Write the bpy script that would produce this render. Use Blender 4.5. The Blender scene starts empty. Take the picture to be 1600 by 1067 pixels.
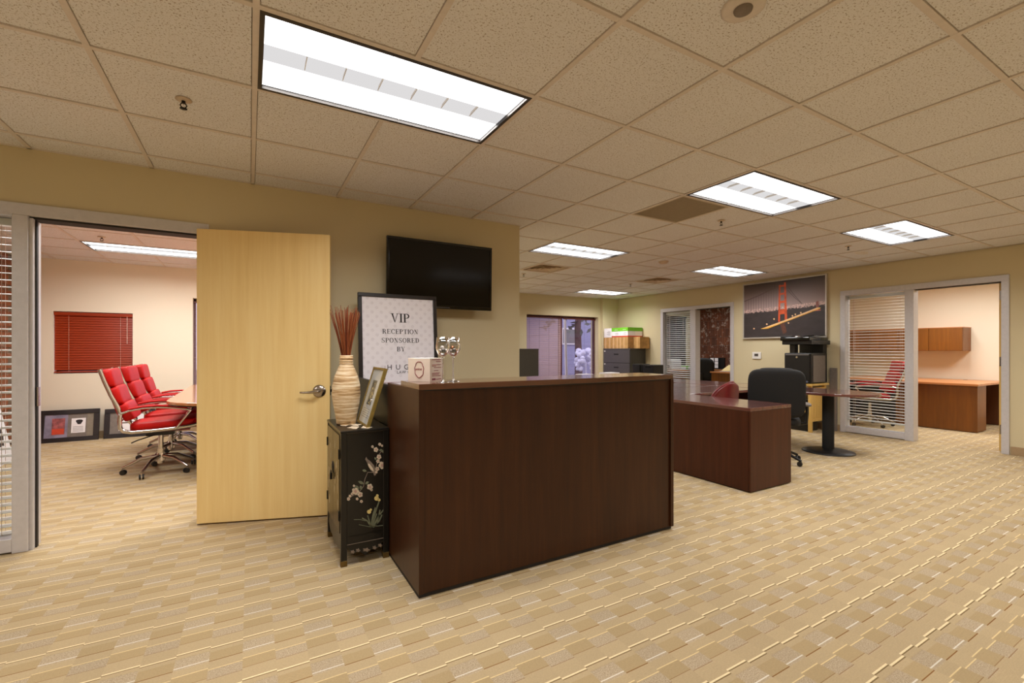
import bpy, math, random
from math import sin, cos, pi, radians, atan2, sqrt, floor
from mathutils import Vector, Matrix

random.seed(11)
sc = bpy.context.scene
COL = sc.collection

# ------------------------------------------------------------------ camera, world, exposure
F_PX, CYH, CAM_H, YAW, C = 714.8, 547.4, 1.255, 0.5206, 2.523
cam_d = bpy.data.cameras.new('camera')
cam = bpy.data.objects.new('camera', cam_d)
COL.objects.link(cam)
cam.location = (0, 0, CAM_H)
cam.rotation_euler = (pi / 2, 0, -YAW)
cam_d.sensor_width = 36
cam_d.lens = F_PX / 1600 * 36
cam_d.shift_y = (CYH - 533.5) / 1600
cam_d.clip_start = 0.05
sc.camera = cam

world = bpy.data.worlds.new('world')
sc.world = world
world.use_nodes = True
bg = world.node_tree.nodes['Background']
bg.inputs['Color'].default_value = (0.80, 0.70, 0.95, 1)
bg.inputs['Strength'].default_value = 2.1

LAMP = 2.0                       # radiance of the troffer reflectors
WATT_MAIN, WATT_CONF, WATT_BRICK, WATT_OFFICE = 29.5, 38.0, 24.0, 36.0   # per troffer, split over its two lamp strips
SPREAD = 152                     # parabolic troffers cut the light off near the ceiling
LAMP_COL = (1.0, 0.985, 0.97)


def strip_lamp(name, watt):
    d = bpy.data.lights.new(name, 'AREA')
    d.shape = 'RECTANGLE'
    d.size, d.size_y = 1.15, .205
    d.energy = watt / 2
    d.color = LAMP_COL
    d.spread = radians(SPREAD if name == 'strip_main' else 168)
    return d


STRIP = {k: strip_lamp('strip_' + k, w) for k, w in (('main', WATT_MAIN), ('conference', WATT_CONF), ('brick', WATT_BRICK), ('office', WATT_OFFICE))}
sc.view_settings.view_transform = 'Standard'
sc.view_settings.look = 'None'
sc.view_settings.gamma = 1
sc.view_settings.use_curve_mapping = False
sc.view_settings.exposure = 0.0
sc.cycles.max_bounces = 10
sc.cycles.diffuse_bounces = 6
sc.cycles.glossy_bounces = 4
sc.cycles.transmission_bounces = 8
sc.cycles.transparent_max_bounces = 12
sc.cycles.caustics_reflective = False
sc.cycles.caustics_refractive = False
sc.cycles.sample_clamp_indirect = 6


# ------------------------------------------------------------------ helpers: materials
def lin(c):
    r = []
    for x in c[:3]:
        x /= 255.0
        r.append(x / 12.92 if x <= 0.04045 else ((x + 0.055) / 1.055) ** 2.4)
    return (r[0], r[1], r[2], 1)


class NT:
    """tiny helper for building node trees"""

    def __init__(s, name):
        s.m = bpy.data.materials.new(name)
        s.m.use_nodes = True
        s.t = s.m.node_tree
        s.b = s.t.nodes['Principled BSDF']
        s.out = s.t.nodes['Material Output']

    def n(s, typ, **kw):
        nd = s.t.nodes.new(typ)
        for k, v in kw.items():
            setattr(nd, k, v)
        return nd

    def link(s, a, b):
        s.t.links.new(a, b)

    def put(s, sock, v):
        if hasattr(v, 'links') or isinstance(v, bpy.types.NodeSocket):
            s.link(v, sock)
        else:
            sock.default_value = v

    def math(s, op, a, b=0.0, c=0.0):
        nd = s.n('ShaderNodeMath', operation=op)
        s.put(nd.inputs[0], a)
        s.put(nd.inputs[1], b)
        s.put(nd.inputs[2], c)
        return nd.outputs[0]

    def between(s, v, a, b):
        return s.math('MULTIPLY', s.math('GREATER_THAN', v, a), s.math('LESS_THAN', v, b))

    def mix(s, f, a, b):
        nd = s.n('ShaderNodeMix', data_type='RGBA')
        s.put(nd.inputs[0], f)
        s.put(nd.inputs[6], a)
        s.put(nd.inputs[7], b)
        return nd.outputs[2]

    def noise(s, vec, scale, detail=2.0, rough=0.5):
        nd = s.n('ShaderNodeTexNoise')
        if vec is not None:
            s.link(vec, nd.inputs['Vector'])
        nd.inputs['Scale'].default_value = scale
        nd.inputs['Detail'].default_value = detail
        nd.inputs['Roughness'].default_value = rough
        return nd.outputs['Fac']

    def pos(s):
        return s.n('ShaderNodeNewGeometry').outputs['Position']

    def objc(s):
        return s.n('ShaderNodeTexCoord').outputs['Object']

    def mapping(s, vec, scale):
        nd = s.n('ShaderNodeMapping')
        s.link(vec, nd.inputs['Vector'])
        nd.inputs['Scale'].default_value = scale
        return nd.outputs[0]

    def ramp(s, fac, stops):
        nd = s.n('ShaderNodeValToRGB')
        s.link(fac, nd.inputs[0])
        el = nd.color_ramp.elements
        while len(el) < len(stops):
            el.new(0.5)
        for e, (p, c) in zip(el, stops):
            e.position = p
            e.color = c
        return nd.outputs[0]

    def bump(s, h, strength=0.2, dist=0.002):
        nd = s.n('ShaderNodeBump')
        s.link(h, nd.inputs['Height'])
        nd.inputs['Strength'].default_value = strength
        nd.inputs['Distance'].default_value = dist
        s.link(nd.outputs[0], s.b.inputs['Normal'])

    def set(s, rough=None, metal=None, coat=None, spec=None):
        if rough is not None:
            s.b.inputs['Roughness'].default_value = rough
        if metal is not None:
            s.b.inputs['Metallic'].default_value = metal
        if coat is not None:
            s.b.inputs['Coat Weight'].default_value = coat
            s.b.inputs['Coat Roughness'].default_value = 0.12
        if spec is not None:
            s.b.inputs['Specular IOR Level'].default_value = spec
        return s


def plain(name, col, rough=0.5, metal=0.0, coat=0.0, spec=0.5, vary=0.06, scale=30.0, bump=0.0):
    t = NT(name).set(rough, metal, coat, spec)
    c = lin(col)
    if vary:
        f = t.noise(t.objc(), scale, 3)
        d = tuple(x * (1 - vary * 2) for x in c[:3]) + (1,)
        l = tuple(min(1, x * (1 + vary * 2)) for x in c[:3]) + (1,)
        t.link(t.ramp(f, [(0.3, d), (0.7, l)]), t.b.inputs['Base Color'])
        if bump:
            t.bump(f, bump)
    else:
        t.b.inputs['Base Color'].default_value = c
    return t.m


def wood(name, dark, mid, light, axis='z', rough=0.35, coat=0.0, scale=1.0, spec=0.5):
    t = NT(name).set(rough, 0, coat, spec)
    sx = [26 * scale, 26 * scale, 26 * scale]
    sx['xyz'.index(axis)] = 1.3 * scale
    f = t.noise(t.mapping(t.objc(), sx), 1.0, 6, 0.62)
    sx2 = [5 * scale, 5 * scale, 5 * scale]
    sx2['xyz'.index(axis)] = 0.7 * scale
    g = t.noise(t.mapping(t.objc(), sx2), 1.0, 3, 0.5)
    h = t.math('ADD', t.math('MULTIPLY', f, 0.6), t.math('MULTIPLY', g, 0.4))
    t.link(t.ramp(h, [(0.32, lin(dark)), (0.5, lin(mid)), (0.68, lin(light))]), t.b.inputs['Base Color'])
    return t.m


def emit(name, col, strength):
    m = bpy.data.materials.new(name)
    m.use_nodes = True
    t = m.node_tree
    t.nodes.remove(t.nodes['Principled BSDF'])
    e = t.nodes.new('ShaderNodeEmission')
    e.inputs[0].default_value = (*col, 1)
    e.inputs[1].default_value = strength
    t.links.new(e.outputs[0], t.nodes['Material Output'].inputs[0])
    return m


def pane_glass(name, tint=(0.93, 0.95, 0.95)):
    m = bpy.data.materials.new(name)
    m.use_nodes = True
    t = m.node_tree
    t.nodes.remove(t.nodes['Principled BSDF'])
    tr = t.nodes.new('ShaderNodeBsdfTransparent')
    tr.inputs[0].default_value = (*tint, 1)
    gl = t.nodes.new('ShaderNodeBsdfGlossy')
    gl.inputs['Roughness'].default_value = 0.01
    fr = t.nodes.new('ShaderNodeFresnel')
    fr.inputs[0].default_value = 1.45
    mx = t.nodes.new('ShaderNodeMixShader')
    gm = t.nodes.new('ShaderNodeNewGeometry')
    mm = t.nodes.new('ShaderNodeMath')
    mm.operation = 'MULTIPLY'
    iv = t.nodes.new('ShaderNodeMath')
    iv.operation = 'SUBTRACT'
    iv.inputs[0].default_value = 1.0
    t.links.new(gm.outputs['Backfacing'], iv.inputs[1])
    t.links.new(iv.outputs[0], mm.inputs[0])
    t.links.new(fr.outputs[0], mm.inputs[1])
    t.links.new(mm.outputs[0], mx.inputs[0])
    t.links.new(tr.outputs[0], mx.inputs[1])
    t.links.new(gl.outputs[0], mx.inputs[2])
    t.links.new(mx.outputs[0], t.nodes['Material Output'].inputs[0])
    return m


# ------------------------------------------------------------------ helpers: geometry
class MB:
    def __init__(s):
        s.v, s.f, s.sm = [], [], []

    def add(s, vs, fs, smooth=False):
        b = len(s.v)
        s.v += [tuple(v) for v in vs]
        s.f += [[b + i for i in f] for f in fs]
        s.sm += [smooth] * len(fs)
        return s

    def box(s, x0, y0, z0, x1, y1, z1):
        return s.add([(x0, y0, z0), (x1, y0, z0), (x1, y1, z0), (x0, y1, z0),
                      (x0, y0, z1), (x1, y0, z1), (x1, y1, z1), (x0, y1, z1)],
                     [(0, 3, 2, 1), (4, 5, 6, 7), (0, 1, 5, 4), (1, 2, 6, 5), (2, 3, 7, 6), (3, 0, 4, 7)])

    def obox(s, c, size, M):
        hx, hy, hz = [k / 2 for k in size]
        vs = [Vector(c) + M @ Vector((a * hx, b * hy, d * hz)) for d in (-1, 1) for a, b in ((-1, -1), (1, -1), (1, 1), (-1, 1))]
        return s.add(vs, [(0, 3, 2, 1), (4, 5, 6, 7), (0, 1, 5, 4), (1, 2, 6, 5), (2, 3, 7, 6), (3, 0, 4, 7)])

    def cyl(s, p0, p1, r0, r1=None, n=16):
        r1 = r0 if r1 is None else r1
        p0, p1 = Vector(p0), Vector(p1)
        d = (p1 - p0).normalized()
        a = d.orthogonal().normalized()
        b = d.cross(a)
        vs = [p0 + r0 * (cos(2 * pi * i / n) * a + sin(2 * pi * i / n) * b) for i in range(n)]
        vs += [p1 + r1 * (cos(2 * pi * i / n) * a + sin(2 * pi * i / n) * b) for i in range(n)]
        s.add(vs, [(i, (i + 1) % n, n + (i + 1) % n, n + i) for i in range(n)], True)
        s.add(vs[:n], [tuple(range(n - 1, -1, -1))])
        return s.add(vs[n:], [tuple(range(n))])

    def lathe(s, prof, c=(0, 0, 0), n=24):
        vs, fs = [], []
        for r, z in prof:
            vs += [(c[0] + r * cos(2 * pi * i / n), c[1] + r * sin(2 * pi * i / n), c[2] + z) for i in range(n)]
        for k in range(len(prof) - 1):
            fs += [(k * n + i, k * n + (i + 1) % n, (k + 1) * n + (i + 1) % n, (k + 1) * n + i) for i in range(n)]
        return s.add(vs, fs, True)

    def tube(s, pts, r, n=8, closed=False, flat=1.0):
        pts = [Vector(p) for p in pts]
        m = len(pts)
        vs, fs = [], []
        up = None
        for i, p in enumerate(pts):
            a = pts[(i - 1) % m] if (closed or i > 0) else p
            b = pts[(i + 1) % m] if (closed or i < m - 1) else p
            d = (b - a).normalized()
            if up is None:
                up = d.orthogonal().normalized()
                if abs(d.y) < 0.9 and flat != 1.0:
                    up = Vector((0, 1, 0))
            up = (up - d * up.dot(d)).normalized()
            w = d.cross(up)
            rr = r[i] if isinstance(r, (list, tuple)) else r
            vs += [p + rr * (cos(2 * pi * k / n) * up + flat * sin(2 * pi * k / n) * w) for k in range(n)]
        for i in range(m if closed else m - 1):
            j = (i + 1) % m
            fs += [(i * n + k, i * n + (k + 1) % n, j * n + (k + 1) % n, j * n + k) for k in range(n)]
        s.add(vs, fs, True)
        if not closed:
            s.add(vs[:n], [tuple(range(n - 1, -1, -1))])
            s.add(vs[-n:], [tuple(range(n))])
        return s

    def prism(s, poly, h0, h1, f=lambda a, b, h: (a, b, h)):
        n = len(poly)
        vs = [f(a, b, h0) for a, b in poly] + [f(a, b, h1) for a, b in poly]
        return s.add(vs, [tuple(range(n - 1, -1, -1)), tuple(range(n, 2 * n))] +
                     [(i, (i + 1) % n, n + (i + 1) % n, n + i) for i in range(n)])

    def pad(s, c, half, M=None, e=0.35, nu=24, nv=12):
        """superellipsoid: a plump cushion / rounded box"""
        M = M or Matrix.Identity(3)
        sg = lambda x, p: math.copysign(abs(x) ** p, x)
        vs, fs = [], []
        for j in range(nv + 1):
            v = -pi / 2 + pi * j / nv
            for i in range(nu):
                u = 2 * pi * i / nu
                p = Vector((half[0] * sg(cos(v), e) * sg(cos(u), e), half[1] * sg(cos(v), e) * sg(sin(u), e), half[2] * sg(sin(v), e)))
                vs.append(Vector(c) + M @ p)
        for j in range(nv):
            fs += [(j * nu + i, j * nu + (i + 1) % nu, (j + 1) * nu + (i + 1) % nu, (j + 1) * nu + i) for i in range(nu)]
        return s.add(vs, fs, True)

    def xf(s, M):
        s.v = [tuple(M @ Vector(v)) for v in s.v]
        return s

    def build(s, name, mat, parent=None, bevel=0.0, loc=None, kind=None, label=None, seg=2):
        me = bpy.data.meshes.new(name)
        me.from_pydata(s.v, [], s.f)
        me.polygons.foreach_set('use_smooth', s.sm)
        me.materials.append(mat)
        me.update()
        o = bpy.data.objects.new(name, me)
        COL.objects.link(o)
        if parent is not None:
            o.parent = parent
        if loc:
            o.location = loc
        if kind:
            o['kind'] = kind
        if label:
            o['label'] = label
        if bevel:
            md = o.modifiers.new('bevel', 'BEVEL')
            md.width = bevel
            md.segments = seg
            md.limit_method = 'ANGLE'
            md.angle_limit = radians(40)
        return o


def B(x0, y0, z0, x1, y1, z1):
    return MB().box(min(x0, x1), min(y0, y1), min(z0, z1), max(x0, x1), max(y0, y1), max(z0, z1))


def thing(name, label, cat, loc=(0, 0, 0), rotz=0.0, group=None):
    o = bpy.data.objects.new(name, None)
    COL.objects.link(o)
    o.location = loc
    o.rotation_euler = (0, 0, rotz)
    o.empty_display_size = 0.1
    return tag(o, label, cat, group)


def tag(o, label, cat, group=None):
    o['label'] = label
    o['category'] = cat
    if group:
        o['group'] = group
    return o


def struct(o):
    o['kind'] = 'structure'
    return o


def sempty(name):
    o = bpy.data.objects.new(name, None)
    COL.objects.link(o)
    o['kind'] = 'structure'
    return o


def dup(root, loc, rotz, label, group=None):
    def cp(o, par):
        c = o.copy()
        COL.objects.link(c)
        c.parent = par
        for ch in o.children:
            cp(ch, c)
        return c
    r = cp(root, None)
    r.location = loc
    r.rotation_euler = (0, 0, rotz)
    r['label'] = label
    if group:
        r['group'] = group
        root['group'] = group
    return r


def child_copy(o, parent, loc, rot=None):
    c = o.copy()
    COL.objects.link(c)
    c.parent = parent
    c.location = loc
    if rot:
        c.rotation_euler = rot
    return c


def text(body, size, mat, parent, loc, rot, name='lettering', align='LEFT', ext=0.0006, spacing=1.0, shear=0.0):
    cu = bpy.data.curves.new(name, 'FONT')
    cu.body = body
    cu.size = size
    cu.align_x = align
    cu.align_y = 'BOTTOM_BASELINE'
    cu.extrude = ext
    cu.space_character = spacing
    cu.shear = shear
    cu.resolution_u = 3
    cu.materials.append(mat)
    tmp = bpy.data.objects.new(name, cu)
    me = bpy.data.meshes.new_from_object(tmp)
    bpy.data.objects.remove(tmp)
    if not me.materials:
        me.materials.append(mat)
    o = bpy.data.objects.new(name, me)
    COL.objects.link(o)
    o.parent = parent
    o.location = loc
    o.rotation_euler = rot
    return o


def project(x, y, z):
    d = x * sin(YAW) + y * cos(YAW)
    if d < 0.15:
        return None
    r = x * cos(YAW) - y * sin(YAW)
    return 800 + F_PX * r / d, CYH - F_PX * (z - CAM_H) / d, d


# ------------------------------------------------------------------ materials
def carpet_mat():
    t = NT('carpet').set(0.95, spec=0.15)
    p = t.pos()
    sp = t.n('ShaderNodeSeparateXYZ')
    t.link(p, sp.inputs[0])
    x, y = sp.outputs[0], sp.outputs[1]
    cx = t.math('DIVIDE', t.math('ADD', x, 20 - 0.067), 0.1178)
    ci = t.math('FLOOR', cx)
    par = t.math('MODULO', ci, 2.0)
    yo = t.math('MULTIPLY_ADD', par, 0.012, -0.006)
    yy = t.math('DIVIDE', t.math('ADD', t.math('SUBTRACT', y, yo), 20 * 0.295 - 2.016), 0.295)
    v = t.math('MULTIPLY', t.math('FRACT', yy), 0.295)
    row = t.math('FLOOR', yy)
    wn = t.n('ShaderNodeTexWhiteNoise', noise_dimensions='2D')
    cv = t.n('ShaderNodeCombineXYZ')
    t.link(ci, cv.inputs[0])
    t.link(row, cv.inputs[1])
    t.link(cv.outputs[0], wn.inputs['Vector'])
    rnd = wn.outputs['Value']
    fine = t.noise(p, 520, 2, 0.7)
    mid = t.noise(p, 140, 2, 0.6)
    grit = t.noise(p, 210, 2, 0.75)
    grit = t.math('MULTIPLY_ADD', grit, 2.4, -0.7)
    base = t.mix(fine, lin((164, 142, 105)), lin((204, 182, 145)))
    olive = t.mix(fine, lin((157, 134, 95)), lin((196, 173, 133)))
    gray = t.mix(grit, lin((148, 126, 94)), lin((206, 188, 160)))
    cream = lin((238, 218, 174))
    brown = lin((132, 92, 48))
    dark = lin((128, 106, 72))  # painted shadow line along the near edge of the raised cream stripe
    col = base
    col = t.mix(t.between(v, 0.200, 0.262), col, olive)
    col = t.mix(t.between(v, 0.078, 0.140), col, olive)
    pa = t.math('SUBTRACT', 1.0, par)
    vj = t.math('MULTIPLY_ADD', t.math('SUBTRACT', grit, 0.5), 0.012, v)
    col = t.mix(t.math('MULTIPLY', t.between(vj, 0.186, 0.262), par), col, gray)
    col = t.mix(t.math('MULTIPLY', t.between(vj, 0.074, 0.138), pa), col, gray)
    col = t.mix(t.math('MULTIPLY', t.between(v, 0.196, 0.200), pa), col, brown)
    col = t.mix(t.math('MULTIPLY', t.between(v, 0.196, 0.201), par), col, lin((224, 214, 196)))
    col = t.mix(t.math('MULTIPLY', t.between(v, 0.075, 0.078), 0.7), col, brown)
    col = t.mix(t.between(v, 0.139, 0.1435), col, lin((226, 202, 150)))
    col = t.mix(t.between(v, 0.287, 0.292), col, dark)
    col = t.mix(t.math('ADD', t.between(v, 0.0, 0.005), t.math('GREATER_THAN', v, 0.292)), col, cream)
    hs = t.n('ShaderNodeHueSaturation')
    t.link(col, hs.inputs['Color'])
    big = t.noise(p, 0.9, 2)
    val = t.math('ADD', t.math('MULTIPLY', rnd, 0.08), t.math('MULTIPLY', big, 0.10))
    t.link(t.math('ADD', t.math('ADD', val, 0.72), t.math('MULTIPLY', mid, 0.28)), hs.inputs['Value'])
    t.link(hs.outputs[0], t.b.inputs['Base Color'])
    cord = t.math('SINE', t.math('MULTIPLY', y, 2 * pi / 0.0074))
    h = t.math('ADD', t.math('MULTIPLY', fine, 0.8), t.math('MULTIPLY', cord, 0.25))
    t.bump(h, 0.35, 0.003)
    return t.m


def tile_mat():
    t = NT('acoustic_tile').set(0.95, spec=0.1)
    p = t.pos()
    n1 = t.noise(p, 120, 2, 0.55)
    n2 = t.noise(p, 230, 1, 0.5)
    pit = t.math('MULTIPLY', t.math('LESS_THAN', n1, 0.385), 0.7)
    pit2 = t.math('MULTIPLY', t.math('LESS_THAN', n2, 0.33), 0.55)
    m = t.math('MAXIMUM', pit, pit2)
    big = t.noise(p, 1.5, 2)
    base = t.mix(big, lin((221, 220, 222)), lin((231, 230, 232)))
    stain = t.noise(p, 0.8, 3)
    base = t.mix(t.math('MULTIPLY', t.math('GREATER_THAN', stain, 0.70), 0.25), base, lin((222, 196, 140)))
    t.link(t.mix(m, base, lin((140, 120, 96))), t.b.inputs['Base Color'])
    t.bump(t.math('SUBTRACT', 1.0, m), 0.25, 0.002)
    return t.m


def paint(name, col):
    t = NT(name).set(0.75, spec=0.25)
    p = t.pos()
    f = t.noise(p, 260, 2)
    c = lin(col)
    t.link(t.mix(f, tuple(x * 0.97 for x in c[:3]) + (1,), tuple(min(1, x * 1.03) for x in c[:3]) + (1,)), t.b.inputs['Base Color'])
    t.bump(f, 0.08, 0.001)
    return t.m


M = {}
M['carpet'] = carpet_mat()
M['tile'] = tile_mat()
M['tbar'] = plain('grid_paint', (214, 204, 196), 0.6, vary=0.02)
M['slab'] = plain('plenum', (150, 125, 95), 0.9, vary=0.02)
M['wall'] = paint('olive_cream_paint', (212, 199, 164))
M['conf_wall'] = paint('cream_paint', (232, 221, 200))
M['base'] = plain('taupe_rubber', (166, 140, 106), 0.5, vary=0.03)
M['alu'] = plain('satin_aluminium', (208, 205, 208), 0.40, 0.25, vary=0.02)
M['gasket'] = plain('black_gasket', (32, 26, 22), 0.7, vary=0)
M['maple'] = wood('maple_veneer', (238, 204, 136), (245, 214, 148), (250, 224, 162), 'z', 0.42, 0.1, 0.9)
M['maple_edge'] = wood('maple_edge', (196, 158, 84), (214, 176, 100), (222, 188, 114), 'z', 0.5)
M['cherry'] = wood('dark_cherry_laminate', (50, 25, 10), (61, 31, 12), (72, 39, 17), 'z', 0.36, 0.0, 1.6, 0.35)
M['cherry_top'] = wood('dark_cherry_top', (72, 38, 20), (90, 48, 28), (106, 60, 38), 'x', 0.22, 1.0, 0.8)
M['espresso'] = wood('espresso_panel', (22, 14, 10), (32, 20, 14), (44, 28, 20), 'z', 0.35, 0.2)
M['mahog'] = wood('mahogany_panel', (60, 28, 14), (74, 36, 19), (86, 44, 25), 'z', 0.42, 0.0, 0.9, 0.3)
M['mahog_top'] = wood('mahogany_top', (84, 46, 40), (104, 60, 53), (122, 74, 66), 'y', 0.20, 1.0, 0.9, 0.5)
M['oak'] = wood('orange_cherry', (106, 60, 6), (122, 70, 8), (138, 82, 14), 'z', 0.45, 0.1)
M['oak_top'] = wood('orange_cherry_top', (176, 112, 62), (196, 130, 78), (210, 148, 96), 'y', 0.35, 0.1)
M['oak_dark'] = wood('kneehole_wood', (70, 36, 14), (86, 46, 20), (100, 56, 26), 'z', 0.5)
M['pine'] = wood('pine', (206, 164, 84), (226, 186, 104), (238, 204, 128), 'z', 0.45, 0, 0.8)
M['lacquer'] = plain('black_lacquer', (13, 11, 10), 0.28, 0, 0.0, vary=0.05, scale=12)
M['lacquer_door'] = plain('brassy_sheen_lacquer_door', (50, 38, 22), 0.25, 0, 0.0, vary=0.12, scale=9)  # brown tint paints a brassy reflection onto the black doors
M['brass'] = plain('aged_brass', (120, 98, 58), 0.4, 0.8, vary=0.1)
M['blackmetal'] = plain('black_iron', (22, 20, 18), 0.45, 0.4, vary=0.05)
M['black'] = plain('black_plastic', (22, 21, 21), 0.4, vary=0.04)
M['blackfab'] = plain('black_fabric', (26, 25, 25), 0.85, vary=0.1, scale=200)
M['blackgloss'] = plain('gloss_black', (10, 9, 9), 0.08, spec=0.5, vary=0)
M['screen'] = plain('tv_screen', (9, 7, 6), 0.12, spec=0.35, vary=0)
M['graphite'] = plain('graphite_paint', (70, 64, 60), 0.45, vary=0.03)
M['graphite_side'] = plain('graphite_side', (66, 62, 54), 0.5, vary=0.03)
M['greypanel'] = plain('grey_panel', (120, 112, 106), 0.5, vary=0.04)
M['printer_grey'] = plain('warm_grey_plastic', (112, 102, 94), 0.5, vary=0.03)
M['white'] = plain('white_plastic', (230, 226, 220), 0.45, vary=0.01)
M['blind'] = plain('white_slat', (238, 234, 230), 0.45, vary=0.01)
M['redblind'] = wood('red_wood_slat', (134, 38, 2), (150, 47, 3), (164, 57, 7), 'x', 0.4, 0.1)
M['redframe'] = plain('red_brown_window_frame', (84, 26, 14), 0.45, vary=0.06)
M['cord'] = plain('pale_cord', (210, 180, 165), 0.6, vary=0)
M['chrome'] = plain('chrome', (205, 200, 195), 0.16, 1.0, vary=0)
M['nickel'] = plain('satin_nickel', (170, 160, 150), 0.26, 1.0, vary=0)
M['red'] = plain('red_leather', (176, 10, 5), 0.5, coat=0.0, spec=0.22, vary=0.04, scale=18, bump=0.15)
M['burgundy'] = plain('burgundy_vinyl', (112, 26, 30), 0.35, coat=0.15, vary=0.05, scale=12)
M['paper'] = plain('white_paper', (242, 238, 240), 0.8, vary=0.01)
M['manila'] = plain('manila_paper', (232, 208, 146), 0.8, vary=0.02)
M['cardboard'] = plain('cardboard', (186, 142, 84), 0.85, vary=0.08, scale=14)
M['tape'] = plain('packing_tape', (206, 164, 108), 0.35, vary=0.03)
M['green'] = plain('green_print', (112, 190, 30), 0.5, vary=0.04)
M['redprint'] = plain('red_print', (206, 70, 40), 0.5, vary=0.03)
M['greyprint'] = plain('grey_print', (120, 116, 112), 0.6, vary=0)
M['gold'] = plain('gold_frame', (150, 128, 66), 0.38, 0.55, vary=0.08)
M['ink'] = plain('black_ink', (42, 36, 38), 0.7, vary=0)
M['wine'] = plain('wine_ink', (146, 62, 74), 0.7, vary=0)
M['frame_black'] = plain('black_frame', (34, 29, 30), 0.35, coat=0.2, vary=0.05)
M['mat_grey'] = plain('grey_mat', (126, 116, 108), 0.8, vary=0.05)
M['silver'] = plain('silver_frame', (202, 196, 188), 0.35, 0.4, vary=0.02)
M['dark_gap'] = plain('dark_opening', (18, 15, 12), 0.9, vary=0)
M['vent'] = plain('vent_taupe', (186, 172, 148), 0.6, vary=0.02)
M['vent_pale'] = plain('vent_pale', (206, 186, 164), 0.55, vary=0.02)
M['pane'] = pane_glass('pane_glass')
M['troffer'] = plain('troffer_rim', (46, 38, 32), 0.5, vary=0.02)
M['lamp'] = emit('lamp_glow', LAMP_COL, LAMP)
M['basket'] = emit('lit_perforated_basket', (0.92, 0.90, 0.90), 0.80)
M['louver'] = plain('louver_white', (226, 220, 212), 0.4, vary=0.01)
M['pearl'] = plain('pearl', (240, 226, 216), 0.2, vary=0.02)
M['bronzeball'] = plain('bronze_ball', (150, 92, 60), 0.2, 0.7, vary=0.05)


def sign_mat():
    t = NT('damask_paper').set(0.7)
    sp = t.n('ShaderNodeSeparateXYZ')
    t.link(t.objc(), sp.inputs[0])
    a = t.math('SINE', t.math('MULTIPLY', t.math('ADD', sp.outputs[0], sp.outputs[2]), 2 * pi / 0.15))
    b = t.math('SINE', t.math('MULTIPLY', t.math('SUBTRACT', sp.outputs[0], sp.outputs[2]), 2 * pi / 0.15))
    k = t.math('GREATER_THAN', t.math('MULTIPLY', t.math('ABSOLUTE', a), t.math('ABSOLUTE', b)), 0.70)
    up = t.math('GREATER_THAN', sp.outputs[2], 0.28)
    f = t.noise(t.objc(), 90, 2)
    m = t.math('MULTIPLY', t.math('MULTIPLY', k, up), t.math('MULTIPLY', f, 0.55))
    t.link(t.mix(m, lin((246, 242, 248)), lin((206, 198, 206))), t.b.inputs['Base Color'])
    return t.m


M['damask'] = sign_mat()


def vase_mat():
    t = NT('wrapped_fibre').set(0.5)
    f = t.noise(t.mapping(t.objc(), (6, 6, 120)), 1.0, 4, 0.7)
    g = t.noise(t.mapping(t.objc(), (3, 3, 34)), 1.0, 3, 0.6)
    h = t.math('ADD', t.math('MULTIPLY', f, 0.5), t.math('MULTIPLY', g, 0.5))
    t.link(t.ramp(h, [(0.36, lin((110, 72, 38))), (0.47, lin((196, 160, 112))), (0.58, lin((240, 222, 190)))]), t.b.inputs['Base Color'])
    t.bump(f, 0.6, 0.004)
    return t.m


M['vase'] = vase_mat()


def brick_mat(name, a, b, soot):
    t = NT(name).set(0.9, spec=0.2)
    p = t.pos()
    oi = t.n('ShaderNodeObjectInfo')
    f = t.noise(p, 22, 4, 0.7)
    g = t.noise(p, 11, 4, 0.7)
    c = t.mix(oi.outputs['Random'], lin(a), lin(b))
    c = t.mix(t.math('MULTIPLY', f, 0.5), c, lin((70, 36, 26)))
    c = t.mix(t.math('MULTIPLY', t.math('GREATER_THAN', g, 0.58), soot), c, lin((196, 180, 166)))
    t.link(c, t.b.inputs['Base Color'])
    t.bump(f, 0.5, 0.004)
    return t.m


M['brick'] = brick_mat('old_brick', (140, 88, 64), (104, 70, 56), 0.6)
M['brick_light'] = brick_mat('warm_brick', (176, 106, 72), (150, 84, 58), 0.35)
M['mortar'] = plain('mortar', (120, 100, 84), 0.95, vary=0.1)

# ------------------------------------------------------------------ structure
XR, YW, YB = 7.95, 4.0, 8.65       # right wall, left (TV) wall, window wall
WT = C + 0.10                       # walls run up behind the ceiling tiles
XO = 10.95                          # far wall of the two offices

struct(B(-4.8, -3.4, -0.06, 11.2, 8.95, 0.0).build('floor', M['carpet']))

# left wall with the conference door opening
struct(MB().box(-2.75, 4.12, 2.172, 2.26, 4.135, WT).box(-.25, 4.12, 0, 2.26, 4.135, 2.172).build('wall_lining', M['conf_wall']))
struct(MB().box(-0.26, YW, 0, 2.38, 4.12, WT).box(-4.6, YW, 2.165, -0.26, 4.12, WT)
       .box(-4.6, YW, 0, -2.43, 4.12, 2.165).build('wall_left', M['wall']))
struct(B(2.32, 4.12, 0, 2.38, YB, WT).build('wall_return', M['wall']))
struct(B(2.26, 4.135, 0, 2.32, YB, WT).build('wall_conference', M['conf_wall']))
struct(MB().box(XR, -3.2, 0, XR + .12, 1.80, WT).box(XR, 1.80, 2.165, XR + .12, 3.62, WT)
       .box(XR, 3.62, 0, XR + .12, 5.42, WT).box(XR, 5.42, 2.165, XR + .12, 7.19, WT)
       .box(XR, 7.19, 0, XR + .12, YB, WT).build('wall_right', M['wall']))
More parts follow.
